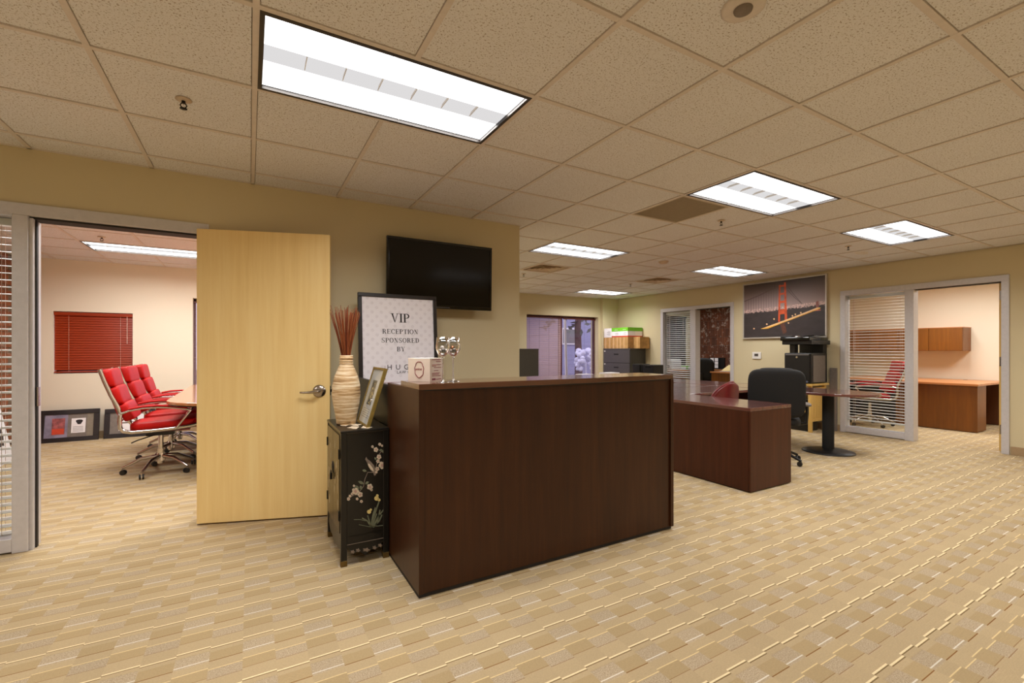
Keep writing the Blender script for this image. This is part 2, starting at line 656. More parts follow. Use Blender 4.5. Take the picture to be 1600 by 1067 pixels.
# window wall at the back: three openings
def back_wall(name, mat, holes_, solids):
    wb = MB()
    for x0, x1, z0, z1 in holes_:
        wb.box(x0, YB, 0, x1, YB + .28, z0).box(x0, YB, z1, x1, YB + .28, WT)
    for x0, x1 in solids:
        wb.box(x0, YB, 0, x1, YB + .28, WT)
    return struct(wb.build(name, mat))
back_wall('wall_back', M['wall'], ((5.335, 7.39, .41, 2.062), (8.45, 10.60, .60, 2.20)), ((2.32, 5.335), (7.39, 8.45), (10.60, 11.2)))
back_wall('wall_conference_back', M['conf_wall'], ((-2.36, -1.50, .93, 1.80), (-.77, 1.45, .41, 2.07)), ((-2.9, -2.36), (-1.50, -.77), (1.45, 2.32)))
struct(B(7.46, 8.565, 0, 7.95, 8.65, WT).build('wall_corner', M['wall']))
struct(B(-4.6, -3.2, 0, -4.48, 4.0, WT).build('wall_side', M['wall']))
struct(B(-4.6, -3.32, 0, 8.07, -3.2, WT).build('wall_front', M['wall']))
# offices beyond the right wall
struct(MB().box(XO, .3, 0, XO + .12, 5.0, WT).box(8.07, .3, 0, XO, .42, WT).build('wall_office', M['conf_wall']))
struct(B(8.07, 4.88, 0, XO, 5.0, WT).build('wall_partition', M['conf_wall']))

def brick_wall(name, mat, plane, axis_pos, a0, a1, z0, z1, bw, bh, stagger, n_show, show, body):
    w = struct(body.build(name, M['mortar']))
    gap = 0.010
    g = B(-.006, gap / 2, gap / 2, .02, bw - gap / 2, bh - gap / 2)
    proto = None
    cells = []
    nz = int((z1 - z0) / bh)
    na = int((a1 - a0) / bw)
    for k in range(nz):
        off = bw / 2 if (stagger and k % 2) else 0
        for i in range(na):
            cells.append((a0 + i * bw + off, z0 + k * bh))
    shown = [c for c in cells if show(*c)][:n_show]
    rest_ = MB()
    for (a, z) in cells:
        if (a, z) in shown:
            continue
        dx = axis_pos + random.uniform(-.003, .003)
        x0_, x1_ = (dx - .02, dx + .006) if plane > 0 else (dx - .006, dx + .02)
        rest_.box(x0_, a + gap / 2, z + gap / 2, x1_, a + bw - gap / 2, z + bh - gap / 2)
    rest_.build('more_bricks', mat, w, kind='stuff')
    cells = shown
    for (a, z) in cells:
        dx = random.uniform(-.003, .003)
        if proto is None:
            proto = g.build('brick', mat, w)
            o = proto
        else:
            o = child_copy(proto, w, (0, 0, 0))
        if plane > 0:
            o.location = (axis_pos + dx, a + bw, z)
            o.rotation_euler = (0, 0, pi)
        else:
            o.location = (axis_pos + dx, a, z)
    return w

# exposed brick: left wall of the conference room (running bond), facing +x
brick_wall('wall_brick', M['brick_light'], 1, -2.745, 4.16, 8.50, 0.0, 2.52, .205, .068, True, 170, lambda a, z: a > 6.9 and z > 1.08,
           B(-2.87, 4.12, 0, -2.75, YB, WT))
# exposed brick: far wall of the second office (upright bricks in stacked rows), facing -x
brick_wall('wall_office_brick', M['brick'], -1, XO + .005, 5.03, 8.62, 0.06, 2.52, .072, .222, False, 150, lambda a, z: a > 7.25 and z > .7,
           B(XO + .01, 5.0, 0, XO + .12, YB, WT))

# baseboards
bb = .10
struct(MB().box(XR - .012, -3.2, 0, XR, 1.79, bb).box(XR - .012, 3.63, 0, XR, 5.41, bb).box(XR - .012, 7.2, 0, XR, 8.56, bb)
       .build('baseboard_right', M['base'], bevel=.003))
struct(B(-.25, YW - .012, 0, 2.38, YW, bb).build('baseboard_left', M['base'], bevel=.003))
struct(B(-2.75, YB - .012, 0, 2.26, YB, bb).build('baseboard_conference', M['base'], bevel=.003))
struct(B(2.40, YB - .012, 0, 7.46, YB, bb).build('baseboard_back', M['base'], bevel=.003))
struct(B(XO - .012, .42, 0, XO, 4.88, bb).build('baseboard_office', M['base'], bevel=.003))

# ---- ceiling: slab, grid rails and tiles
ceiling = struct(B(-4.8, -3.4, C + .10, 11.2, 8.95, C + .16).build('ceiling', M['slab']))
GX, GY, G = 0.021, 0.0987, 0.6096
CX0, CY0 = -1.72, 7.05             # grid origin in the conference room
lights = [(0, 3), (5, 3), (9, 3), (5, 7), (10, 7), (10, 12)]
unseen_lights = [(5, 12), (0, -2), (5, -2), (9, -2), (-5, 3), (-5, -2)]  # unseen troffers added for extra light on the back and foreground
holes = set()
for i, j in lights + unseen_lights:
    holes |= {(i, j), (i + 1, j)}
vents = [(6, 9), (10, 9)]
RETURN = (5, 4)
holes |= set(vents) | {RETURN}
conf_lights = [(0, 0), (3, 0), (0, -4), (3, -4)]
conf_holes = {(i + d, j) for i, j in conf_lights for d in (0, 1)}
cand, rail_b = [], []
def vis(x, y, m=70):
    q = project(x, y, C)
    return q and -m < q[0] < 1600 + m and -m < q[1] < 560 and q[2] or None
def region(x0, x1, y0, y1, ox, oy, hl):
    for i in range(int(floor((x0 - ox) / G)), int(floor((x1 - ox) / G)) + 1):
        for j in range(int(floor((y0 - oy) / G)), int(floor((y1 - oy) / G)) + 1):
            if (i, j) in hl:
                continue
            a0, a1 = max(x0, ox + i * G + .0145), min(x1, ox + (i + 1) * G - .0145)
            b0, b1 = max(y0, oy + j * G + .0145), min(y1, oy + (j + 1) * G - .0145)
            if a1 - a0 < .03 or b1 - b0 < .03:
                continue
            ds = [vis(x, y) for x in (a0, a1) for y in (b0, b1)]
            ds = [d for d in ds if d]
            cand.append((min(ds) if ds else 99, a0, b0, a1, b1))
region(-4.48, 7.95, -3.2, 4.0, GX, GY, holes)
region(2.38, 7.95, 4.0, 8.65, GX, GY, holes)
region(-2.75, 2.26, 4.12, 8.65, CX0, CY0, conf_holes)
OX0, OY0 = 8.2, 2.2
region(8.07, 10.95, .42, 4.88, OX0, OY0, {(1, 1), (2, 1), (1, -1), (2, -1)})
region(8.07, 10.95, 5.0, 8.65, 8.2, 6.6, {(1, 1), (2, 1)})
cand.sort(key=lambda c: c[0])
full = None
rest = MB()
for n, (d, a0, b0, a1, b1) in enumerate(cand):
    if n < 290 and d < 99:
        w, h = a1 - a0, b1 - b0
        if abs(w - (G - .029)) < 1e-4 and abs(h - (G - .029)) < 1e-4:
            if full is None:
                full = B(0, 0, 0, w, h, .016).build('ceiling_tile', M['tile'], ceiling)
                full.location = (a0, b0, C + .002)
            else:
                child_copy(full, ceiling, (a0, b0, C + .002 + random.uniform(-.0008, .0012)))
        else:
            B(a0, b0, C + .002, a1, b1, C + .018).build('ceiling_tile', M['tile'], ceiling)
    else:
        rest.box(a0, b0, C + .002, a1, b1, C + .018)
rest.build('far_ceiling_tiles', M['tile'], ceiling, kind='stuff')

def rails(x0, x1, y0, y1, ox, oy, lts):
    for i in range(int(floor((x0 - ox) / G)) + 1, int(floor((x1 - ox) / G)) + 1):
        x = ox + i * G
        segs = [(y0, y1)]
        for (a, b) in lts:                 # no cross bar under a two-tile fixture
            if i == a + 1:
                c0, c1 = oy + b * G, oy + (b + 1) * G
                ns = []
                for (s0, s1) in segs:
                    if s0 < c0 and c1 < s1:
                        ns += [(s0, c0), (c1, s1)]
                    else:
                        ns.append((s0, s1))
                segs = ns
        for (s0, s1) in segs:
            B(x - .012, s0, C - .004, x + .012, s1, C + .012).build('grid_rail', M['tbar'], ceiling)
    for j in range(int(floor((y0 - oy) / G)) + 1, int(floor((y1 - oy) / G)) + 1):
        y = oy + j * G
        B(x0, y - .012, C - .0035, x1, y + .012, C + .012).build('grid_rail', M['tbar'], ceiling)
allL = lights + unseen_lights
rails(-4.48, 7.95, -3.2, 4.0, GX, GY, allL)
rails(2.38, 7.95, 4.0, 8.65, GX, GY, allL)
rails(-2.75, 2.26, 4.12, 8.65, CX0, CY0, conf_lights)
rails(8.07, 10.95, .42, 4.88, OX0, OY0, [(1, 1), (1, -1)])
rails(8.07, 10.95, 5.0, 8.65, 8.2, 6.6, [(1, 1)])
# wall angle where tiles meet the painted walls
struct(MB().box(-4.48, 3.985, C - .004, 2.39, 4.0, C + .012).box(2.38, 4.0, C - .004, 2.395, 8.65, C + .012)
       .box(2.38, 8.635, C - .004, 7.46, 8.65, C + .012).box(7.935, -3.2, C - .004, 7.95, 8.57, C + .012)
       .build('trim_1', M['tbar']))

# ---- recessed troffers (all alike: rim, two glowing reflectors, centre basket with cross blades)
def relamp(t, kind):
    for c in t.children:
        if c.type == 'LIGHT':
            c.data = STRIP[kind]
    return t

def make_light(loc, label):
    t = thing('ceiling_light', label, 'ceiling light', loc, 0, 'recessed fluorescent troffers')
    L, W = 1.195, .586
    r = MB()
    for a in ((0, 0, L, .018), (0, W - .018, L, W), (0, 0, .018, W), (L - .018, 0, L, W)):
        r.box(a[0], a[1], -.006, a[2], a[3], .075)
    r.build('rim', M['troffer'], t)
    MB().box(.005, .005, .078, L - .005, W - .005, .085).build('housing', M['louver'], t)
    for y0, y1 in ((.018, .232), (.354, W - .018)):
        MB().box(.018, y0, .012, L - .018, y1, .018).build('lamp_panel', M['lamp'], t)
        o = bpy.data.objects.new('strip_lamp', STRIP['main'])
        COL.objects.link(o)
        o.parent = t
        o.location = (L / 2, (y0 + y1) / 2, .0100)
    b = MB()
    b.add([(x, y, z) for x in (.0185, L - .0185) for y, z in ((.232, .012), (.262, .026), (.324, .026), (.354, .012))],
          [(0, 1, 5, 4), (1, 2, 6, 5), (2, 3, 7, 6), (0, 3, 2, 1), (4, 5, 6, 7)])
    b.build('centre_basket', M['basket'], t)
    for k in range(1, 7):
        x = .02 + (L - .04) * k / 7
        MB().box(x - .0012, .240, .012, x + .0012, .346, .027).build('blade', M['louver'], t)
        for y0, y1 in ((.022, .230), (.356, W - .022)):
            MB().box(x - .0006, y0, .006, x + .0006, y1, .012).build('cross_fin', M['louver'], t)
    return t

def lpos(i, j, ox=GX, oy=GY):
    return (ox + i * G + .012, oy + j * G + .012, C)
LL = ['bright ceiling troffer above the reception counter, largest of all in view',
      'ceiling troffer beside the dark return-air grille, over the mahogany desk',
      'ceiling troffer nearest the glazed right office door and bridge picture wall',
      'ceiling troffer beside the corner of the television wall, next to a square diffuser',
      'ceiling troffer close to the top left of the bridge picture',
      'ceiling troffer farthest back, above the grey filing cabinet corner']
light0 = make_light(lpos(*lights[0]), LL[0])
for (ij, lb) in zip(lights[1:], LL[1:]):
    dup(light0, lpos(*ij), 0, lb)
relamp(dup(light0, lpos(0, 0, CX0, CY0), 0, 'ceiling troffer inside the conference room seen through the doorway'), 'conference')
relamp(dup(light0, lpos(1, 1, OX0, OY0), 0, 'ceiling troffer inside the right office, seen behind blind top'), 'office')
relamp(dup(light0, lpos(1, 1, 8.2, 6.6), 0, 'added unseen ceiling troffer lighting the brick walled office'), 'brick')  # unseen troffer added to light the bricks
for k, ij in enumerate(unseen_lights):
    dup(light0, lpos(*ij), 0, 'added unseen ceiling troffer behind the television wall corner, brightening the back' if k == 0 else 'added unseen ceiling troffer behind the viewpoint, row %s' % 'abcdef'[k])
# unseen troffers added to brighten the conference room and right office
relamp(dup(light0, lpos(3, 0, CX0, CY0), 0, 'added unseen ceiling troffer in the conference room beyond the open door'), 'conference')
relamp(dup(light0, lpos(0, -4, CX0, CY0), 0, 'added unseen ceiling troffer in the conference room just behind the doorway header'), 'conference')
relamp(dup(light0, lpos(1, -1, OX0, OY0), 0, 'added unseen ceiling troffer in the right office beyond the near jamb'), 'office')
relamp(dup(light0, lpos(3, -4, CX0, CY0), 0, 'added unseen ceiling troffer deeper in the conference room behind the television wall'), 'conference')

# ---- ceiling grilles
t = thing('return_air_grille', 'dark taupe square return air grille beside a ceiling troffer', 'vent', lpos(*RETURN))
MB().box(0, 0, -.004, .586, .02, .01).box(0, .566, -.004, .586, .586, .01).box(0, .02, -.004, .02, .566, .01).box(.566, .02, -.004, .586, .566, .01).build('frame', M['vent'], t)
B(.02, .02, .010, .566, .566, .014).build('backing', M['vent'], t)
fin = MB()
for k in range(42):
    fin.box(.02 + k * .013, .02, -.002, .0235 + k * .013, .566, .008)
fin.build('grille_fins', M['vent'], t, kind='stuff')

def diffuser(loc, label):
    t = thing('air_diffuser', label, 'vent', loc, 0, 'square supply air diffusers')
    S = .586
    MB().box(0, 0, .045, S, S, .05).build('backing', M['vent'], t)
    for k in range(4):
        a, w, z0 = .058 + k * .058, .030, .010 - k * .003
        m = MB()
        P = lambda q, zz: [(q, q, zz), (S - q, q, zz), (S - q, S - q, zz), (q, S - q, zz)]
        m.add(P(a, z0 - .012) + P(a + w, z0 + .012), [(e, (e + 1) % 4, 4 + (e + 1) % 4, 4 + e) for e in range(4)])
        m.add(P(a, z0 - .010) + P(a + w, z0 + .014), [(4 + e, 4 + (e + 1) % 4, (e + 1) % 4, e) for e in range(4)])
        m.build('cone_ring', M['vent_pale'], t)
    MB().box(0, 0, -.004, S, .032, .004).box(0, S - .032, -.004, S, S, .004).box(0, .032, -.004, .032, S - .032, .004).box(S - .032, .032, -.004, S, S - .032, .004).build('frame', M['vent_pale'], t)
    MB().box(.285, .285, .012, .301, .301, .045).build('core', M['vent'], t)
    return t
d0 = diffuser(lpos(*vents[0]), 'square stepped ceiling diffuser nearest the television wall corner')
dup(d0, lpos(*vents[1]), 0, 'square stepped ceiling diffuser farther back toward the window')

def sprinkler(loc, label):
    t = thing('sprinkler', label, 'sprinkler', loc, 0, 'ceiling sprinkler heads')
    MB().lathe([(0, .0), (.034, .0), (.036, -.004), (.022, -.008), (.010, -.009), (0, -.009)], n=20).build('escutcheon', M['vent_pale'], t)
    MB().cyl((0, 0, -.008), (0, 0, -.022), .009, .008, 10).build('body', M['blackmetal'], t)
    MB().tube([(.008, 0, -.02), (.014, 0, -.032), (.004, 0, -.046)], .0028, 6).tube([(-.008, 0, -.02), (-.014, 0, -.032), (-.004, 0, -.046)], .0028, 6).build('yoke', M['blackmetal'], t)
    MB().lathe([(0, -.046), (.016, -.046), (.017, -.048), (0, -.049)], n=12).build('deflector', M['blackmetal'], t)
    return t
s0 = sprinkler((-.29, 2.83, C), 'ceiling sprinkler head left of the largest troffer')
for p, lb in (((3.995, 2.86), 'ceiling sprinkler head beside the dark return grille'),
              ((6.31, 2.79), 'ceiling sprinkler head between the two right-hand troffers and bridge picture'),
              ((3.925, 6.46), 'ceiling sprinkler head just past the television wall corner'),
              ((6.30, 6.445), 'ceiling sprinkler head between back troffer and far diffuser'),
              ((-1.433, 6.71), 'ceiling sprinkler head inside the conference room')):
    dup(s0, (*p, C), 0, lb)
t = thing('speaker_sensor', 'round recessed ceiling device at the top edge of the photo', 'ceiling speaker', (1.582, 1.042, C))
MB().lathe([(.075, .002), (.075, -.006), (.062, -.010), (.036, -.008), (.0, -.008)], n=28).build('trim_ring', M['tbar'], t)
MB().lathe([(.033, -.009), (.031, -.016), (.02, -.022), (.0, -.023)], n=28).build('grille', M['mat_grey'], t)
t = thing('smoke_detector', 'round white smoke detector on the ceiling above the office wall', 'smoke detector', (5.12, 4.585, C))
MB().lathe([(.065, .0), (.065, -.014), (.05, -.03), (.02, -.034), (0, -.034)], n=24).build('cap', M['vent_pale'], t)
MB().lathe([(.07, .0), (.07, -.006), (.0, -.006)], n=24).build('base', M['vent_pale'], t)

# ------------------------------------------------------------------ doors, frames, blinds
def blind(name, label, n, length, spacing, ztop, mat, depth=.048, tilt=8, cords=(.15, .85), cat='blind', wand=.9, group=None, loc=(0, 0, 0), rotz=0, thick=.0025):
    """slats run along local x, thing origin at the top of the head rail"""
    t = thing(name, label, cat, loc, rotz, group)
    B(0, -.028, -.045, length, .028, 0).build('head_rail', mat, t, bevel=.003)
    prof = MB()
    a = radians(tilt)
    sl = MB()
    pts = []
    for k in range(5):
        u = -depth / 2 + depth * k / 4
        pts.append((u * cos(a), u * sin(a) + .003 * (1 - (2 * u / depth) ** 2)))
    for k in range(4):
        (y0, z0), (y1, z1) = pts[k], pts[k + 1]
        sl.add([(0, y0, z0), (length, y0, z0), (length, y1, z1), (0, y1, z1),
                (0, y0, z0 - thick), (length, y0, z0 - thick), (length, y1, z1 - thick), (0, y1, z1 - thick)],
               [(0, 1, 2, 3), (7, 6, 5, 4), (0, 4, 5, 1), (3, 2, 6, 7), (0, 3, 7, 4), (1, 5, 6, 2)])
    first = sl.build('slat', mat, t)
    zf = -.062 if tilt > 60 else -.075
    first.location = (0, 0, zf)
    for k in range(1, n):
        child_copy(first, t, (0, 0, zf - k * spacing))
    zb = -.075 - n * spacing
    B(0, -.025, zb - .012, length, .025, zb + .006).build('bottom_rail', mat, t, bevel=.003)
    for c in cords:
        x = c * length
        MB().cyl((x, -.026, -.04), (x, -.026, zb), .0014, n=6).cyl((x, .026, -.04), (x, .026, zb), .0014, n=6).build('ladder_cord', M['cord'], t)
    if wand:
        MB().cyl((length * .93, -.034, -.04), (length * .93, -.034, -.04 - wand), .004, n=8).build('tilt_wand', M['cord'], t)
    return t

# conference doorway frame (aluminium) in the left wall
fr = sempty('trim_2')
y0, y1 = YW - .018, 4.13
B(-2.45, y0, 2.098, -.256, y1, 2.172).build('header', M['alu'], fr, bevel=.003)
B(-2.45, y0 - .004, 2.088, -1.27, y1 - .03, 2.10).build('stop_bead', M['alu'], fr)
B(-1.275, y0, 0, -1.203, y1, 2.098).build('mullion', M['alu'], fr, bevel=.003)
B(-1.203, y0 + .02, 0, -1.185, y1, 2.088).build('jamb_stop', M['alu'], fr)
B(-1.1855, y0 + .055, 0, -1.178, y0 + .085, 2.088).build('gasket', M['gasket'], fr)
B(-1.203, y0 + .03, 2.086, -.33, y1, 2.098).build('head_gasket', M['gasket'], fr)
B(-.33, y0, 0, -.256, y1, 2.098).build('hinge_jamb', M['alu'], fr, bevel=.003)
B(-2.45, y0, 0, -2.38, y1, 2.098).build('side_jamb', M['alu'], fr, bevel=.003)
B(-2.38, y0, 0.01, -1.275, y1 - .02, .092).build('sill_rail', M['alu'], fr, bevel=.003)
MB().box(-1.205, y0 + .055, .90, -1.170, y0 + .085, 1.02).build('strike_plate', M['nickel'], fr)
w1 = struct(B(-2.38, 4.05, .092, -1.275, 4.056, 2.098).build('window_1', M['pane']))
blind('window_blind', 'white slatted blind in the sidelight left of the conference doorway', 44, 1.06, .0443, 2.07, M['blind'],
      tilt=10, loc=(-2.36, 4.095, 2.085), cords=(.12, .5, .957))

# conference door leaf, swung open in front of the left wall
door = sempty('door_1')
door.location = (-.33, 3.965, 0)
door.rotation_euler = (0, 0, atan2(3.685 - 3.965, .525 + .33))
LW = .90
B(0, 0, .012, LW, .044, 2.128).build('leaf', M['maple'], door, bevel=.0015)
h = bpy.data.objects.new('lever_handle', None)
COL.objects.link(h)
h.parent = door
h.location = (LW - .075, 0, .948)
MB().lathe([(.0, -.016), (.018, -.016), (.036, -.012), (.046, -.004), (.048, 0)], n=28).xf(Matrix.Rotation(radians(-90), 4, 'X')).build('rose', M['nickel'], h)
MB().cyl((0, 0, 0), (0, -.055, 0), .011, .010, 14).tube([(.004, -.055, .001), (-.02, -.057, .002), (-.06, -.056, -.004), (-.10, -.050, -.006), (-.125, -.040, -.005)], [.011, .0115, .010, .0085, .007], 10).build('lever', M['nickel'], h)
MB().box(LW - .0015, .008, .915, LW + .002, .036, .985).box(LW, .014, .94, LW + .012, .03, .96).build('latch', M['blackmetal'], door)
for z in (.2, 1.05, 1.9):
    MB().cyl((-.004, .046, z), (-.004, .046, z + .10), .007, n=10).build('hinge', M['nickel'], door)

# glazed frames in the right wall (two offices)
def office_frame(n, ya, ym0, ym1, yb, slats, label, tilt, wname):
    """ya: far outer edge, ym: mullion, yb: near outer edge"""
    fr = sempty('trim_%d' % n)
    x0, x1 = XR - .018, XR + .13
    B(x0, yb, 2.098, x1, ya, 2.172).build('header', M['alu'], fr, bevel=.003)
    B(x0, ya - .07, 0, x1, ya, 2.098).build('far_jamb', M['alu'], fr, bevel=.003)
    B(x0, yb, 0, x1, yb + .07, 2.098).build('near_jamb', M['alu'], fr, bevel=.003)
    B(x0, ym0, 0, x1, ym1, 2.098).build('mullion', M['alu'], fr, bevel=.003)
    B(x0, ym1, .01, x1 - .02, ya - .07, .095).build('sill_rail', M['alu'], fr, bevel=.003)
    B(x0 + .05, yb + .07, 2.088, x1, ym0, 2.098).build('head_gasket', M['gasket'], fr)
    struct(B(XR + .045, ym1, .095, XR + .051, ya - .07, 2.098).build(wname, M['pane']))
    ln = (ya - .075) - (ym1 + .005)
    return blind('window_blind', label, slats, ln, .043, 2.08, M['blind'], tilt=tilt, loc=(XR + .092, ym1 + .005, 2.085), rotz=pi / 2, cords=(.1, .9), wand=1.1)
office_frame(3, 7.19, 6.27, 6.40, 5.42, 45, 'white slatted blind in the glazed sidelight left of the brick office', -13, 'window_2')
office_frame(4, 3.62, 2.715, 2.815, 1.80, 42, 'white slatted blind in the glazed sidelight by the peninsula table', -5, 'window_3')
# right office door, opened into the room: we see its hinge edge
d2 = sempty('door_2')
d2.location = (XR + .105, 1.872, 0)
B(0, 0, .012, .90, .044, 2.09).build('leaf', M['maple_edge'], d2, bevel=.0015)
for z in (.22, 1.06, 1.88):
    B(-.003, .004, z, .001, .040, z + .115).build('hinge', M['nickel'], d2)
d3 = sempty('door_3')
d3.location = (XR + .105, 5.49, 0)
B(0, 0, .012, .90, .044, 2.09).build('leaf', M['maple'], d3, bevel=.0015)
for z in (.22, 1.06, 1.88):
    B(-.003, .004, z, .001, .040, z + .115).build('hinge', M['nickel'], d3)

# windows in the back wall
def back_window(n, x0, x1, z0, z1, mull):
    fr = struct(MB().box(x0, 8.79, z1 - .05, x1, 8.85, z1).box(x0, 8.79, z0, x1, 8.85, z0 + .05)
                .box(x0, 8.79, z0, x0 + .03, 8.85, z1).box(x1 - .03, 8.79, z0, x1, 8.85, z1).build('window_%d' % n, M['redframe'], bevel=.003))
    if mull:
        B(mull - .035, 8.775, z0, mull + .035, 8.85, z1).build('mullion', M['redframe'], fr, bevel=.003)
    B(x0 + .03, 8.815, z0 + .05, x1 - .03, 8.821, z1 - .05).build('pane', M['pane'], fr)
    return fr
back_window(4, -2.36, -1.50, .93, 1.80, None)
back_window(5, -.77, 1.45, .41, 2.07, .34)
back_window(6, 5.335, 7.39, .41, 2.062, 6.36)
blind('wooden_blind', 'closed red-brown wooden blind on the conference room window', 22, .85, .0345, 1.79, M['redblind'], depth=.046, tilt=72,
      loc=(-2.355, 8.69, 1.79), cords=(.18, .84), wand=.40)
back_window(7, 8.45, 10.60, .60, 2.20, 9.5)  # window and dark blind added to darken the view behind the sidelight
blind('wooden_blind', 'added dark blind that keeps the background behind the brick office sidelight dark', 36, 2.13, .040, 2.19, M['espresso'], depth=.046, tilt=66,
      loc=(8.46, 8.69, 2.19), cords=(.2, .8), wand=.5)
def mini_blind(label, x0, x1, zt, zb, tilt):
    t = thing('mini_blind', label, 'blind', (x0, 8.735, zt), 0, 'fine slatted blinds on exterior windows')
    L = x1 - x0
    B(0, -.015, -.03, L, .015, 0).build('head_rail', M['redframe'], t)
    m = MB()
    a = radians(tilt)
    n = int((zt - zb - .06) / .021)
    for k in range(n):
        z = -.045 - k * .021
        y, dz = .0125 * cos(a), .0125 * sin(a)
        m.add([(0, -y, z - dz), (L, -y, z - dz), (L, y, z + dz), (0, y, z + dz)], [(0, 1, 2, 3)])
    m.build('slats', M['mauve'], t, kind='stuff')
    B(0, -.012, zb - zt, L, .012, zb - zt + .018).build('bottom_rail', M['mauve'], t)
    for f in (.08, .36, .64, .92):
        MB().cyl((f * L, -.014, -.03), (f * L, -.014, zb - zt), .0016, n=6).build('ladder_cord', M['ink'], t)
    return t
M['mauve'] = plain('mauve_slat', (188, 158, 156), 0.5, vary=0.02)
mini_blind('fine mauve blind on the left half of the main window, nearly closed', 5.375, 6.325, 2.02, .46, 40)
mini_blind('fine mauve blind on the right half of the main window, open', 6.40, 7.355, 2.02, .46, 2)
mini_blind('fine mauve blind in the conference room window beside the open door', -.766, .30, 2.03, .46, 20)

# ------------------------------------------------------------------ outside the windows
struct(B(-14, 8.95, -.25, 24, 40, -.15).build('ground', plain('asphalt', (120, 116, 120), .9, vary=.1, scale=3)))
M['siding'] = plain('blue_grey_siding', (150, 150, 176), .7, vary=.05)
t = thing('neighbour_house', 'blue-grey clapboard house outside the main window', 'house', (9.2, 15.5, -.15))
B(-4, .1, 0, 6, 6, 4.5).build('wall', M['siding'], t)
for k in range(22):
    B(-4, .085 - .0, k * .2, 6, .1, k * .2 + .19).build('clapboard', M['siding'], t)
B(2.1, .02, 1.65, 3.0, .09, 2.35).build('window', M['white'], t)
B(2.16, .0, 1.71, 2.94, .03, 2.29).build('pane', M['greyprint'], t)
t = thing('street_tree', 'tree with a bare trunk outside the main window', 'tree', (10.5, 13.4, -.15))
MB().tube([(0, 0, 0), (.03, .02, 1.0), (-.03, 0, 2.2), (.05, 0, 3.4)], [.17, .13, .12, .09], 10).build('trunk', plain('bark', (84, 62, 58), .9, vary=.15, scale=12), t)
cr = MB()
for k in range(130):
    a, r = random.uniform(0, 2 * pi), random.uniform(.1, 1.5)
    p = Vector((r * cos(a), r * sin(a), random.uniform(2.0, 4.0)))
    q = Matrix.Rotation(random.uniform(0, 6), 3, 'X') @ Matrix.Rotation(random.uniform(0, 6), 3, 'Z')
    cr.add([p + q @ Vector(v) for v in ((-.16, 0, 0), (0, -.07, 0), (.16, 0, 0), (0, .07, 0))], [(0, 1, 2, 3)])
cr.build('foliage', plain('dull_leaves', (96, 96, 88), .8, vary=.15), t, kind='stuff')
blob = MB()
for k in range(60):
    a, r = random.uniform(0, 6.28), .42 * sqrt(random.random())
    blob.pad((r * cos(a), r * sin(a), random.uniform(.25, .95) - r * .4), (random.uniform(.05, .10),) * 3, e=.9, nu=8, nv=5)
blob.cyl((0, 0, -.7), (0, 0, .4), .04, n=8)
t = tag(blob.build('white_shrub', plain('pale_blossom', (225, 225, 240), .8, vary=.1, scale=20), loc=(10.2, 12.6, .45)), 'pale white blossoming shrub outside the main window', 'shrub')
t = tag(MB().cyl((0, 0, 0), (-.08, 0, 2.2), .034, n=10).build('pole_reflection', M['white'], loc=(7.16, 9.6, -.15)), 'thin white pole shape standing in for a reflection in the main window', 'pole')  # cylinder shaped to stand in for a white reflection in the glass

#PART2
# ------------------------------------------------------------------ reception desk
t = thing('reception_desk', 'tall dark cherry reception desk in the middle of the room', 'reception desk', (.738, 2.222, 0))
DL, DD, DH = 1.845, .61, 1.085
B(.02, .012, .022, DL - .028, .032, DH - .03).build('front_panel', M['cherry'], t, bevel=.0015)
B(0, .006, .022, .028, DD, DH - .03).build('side_panel', M['cherry'], t, bevel=.0015)
B(DL - .028, 0, .022, DL, DD, DH - .03).build('side_panel', M['cherry'], t, bevel=.0015)
B(.004, .02, 0, DL - .004, DD - .01, .022).build('plinth', M['gasket'], t)
bow = [(0.0, .004 - .0)]
pts = []
for k in range(17):
    u = k / 16
    pts.append((u * DL, .004 - .028 * (1 - (2 * u - 1) ** 2)))
poly = pts + [(DL, .325), (0, .325)]
MB().prism(poly, DH - .03, DH).build('transaction_top', M['cherry_top'], t, bevel=.002)
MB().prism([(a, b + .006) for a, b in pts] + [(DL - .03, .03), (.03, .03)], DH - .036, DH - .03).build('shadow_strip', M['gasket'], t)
B(.03, .05, .715, DL - .03, .66, .745).build('worktop', M['mahog_top'], t, bevel=.002)
# return that runs back to the wall
B(.004, DD + .004, .022, .026, 1.74, 1.043).build('return_panel', M['espresso'], t, bevel=.0015)
B(.030, .68, .715, .76, 1.745, .745).build('return_worktop', M['mahog_top'], t, bevel=.002)
B(.70, .70, 0, .728, 1.74, .713).build('return_end_panel', M['mahog'], t)

# ------------------------------------------------------------------ black lacquer cabinet
CW, CD, CH = .277, .535, .787
t = thing('lacquer_cabinet', 'small black lacquered cabinet with bird and blossom inlay beside reception desk', 'cabinet', (.457, 2.782, 0))
B(.004, .004, .165, CW - .004, CD - .004, CH - .014).build('body', M['lacquer'], t, bevel=.003)
B(-.002, -.002, CH - .016, CW + .002, CD + .002, CH).build('top', M['lacquer'], t, bevel=.003)
for x in (0, CW - .034):
    for y in (0, CD - .034):
        lg = B(x, y, .012, x + .034, y + .034, CH - .016).build('leg', M['lacquer'], t, bevel=.002)
        B(x - .001, y - .001, 0, x + .035, y + .035, .034).build('brass_foot', M['brass'], lg, bevel=.0015)
def apron(f):
    n = 14
    pl = [(0, .17)] + [(k / n, .052 + .045 * abs(2 * k / n - 1) ** 1.5 + .010 * cos(6 * pi * k / n)) for k in range(n + 1)] + [(1, .17)]
    return pl
MB().prism(apron(0), .004, .016, lambda a, b, h: (.034 + a * (CW - .068), h, b)).build('apron', M['lacquer'], t)
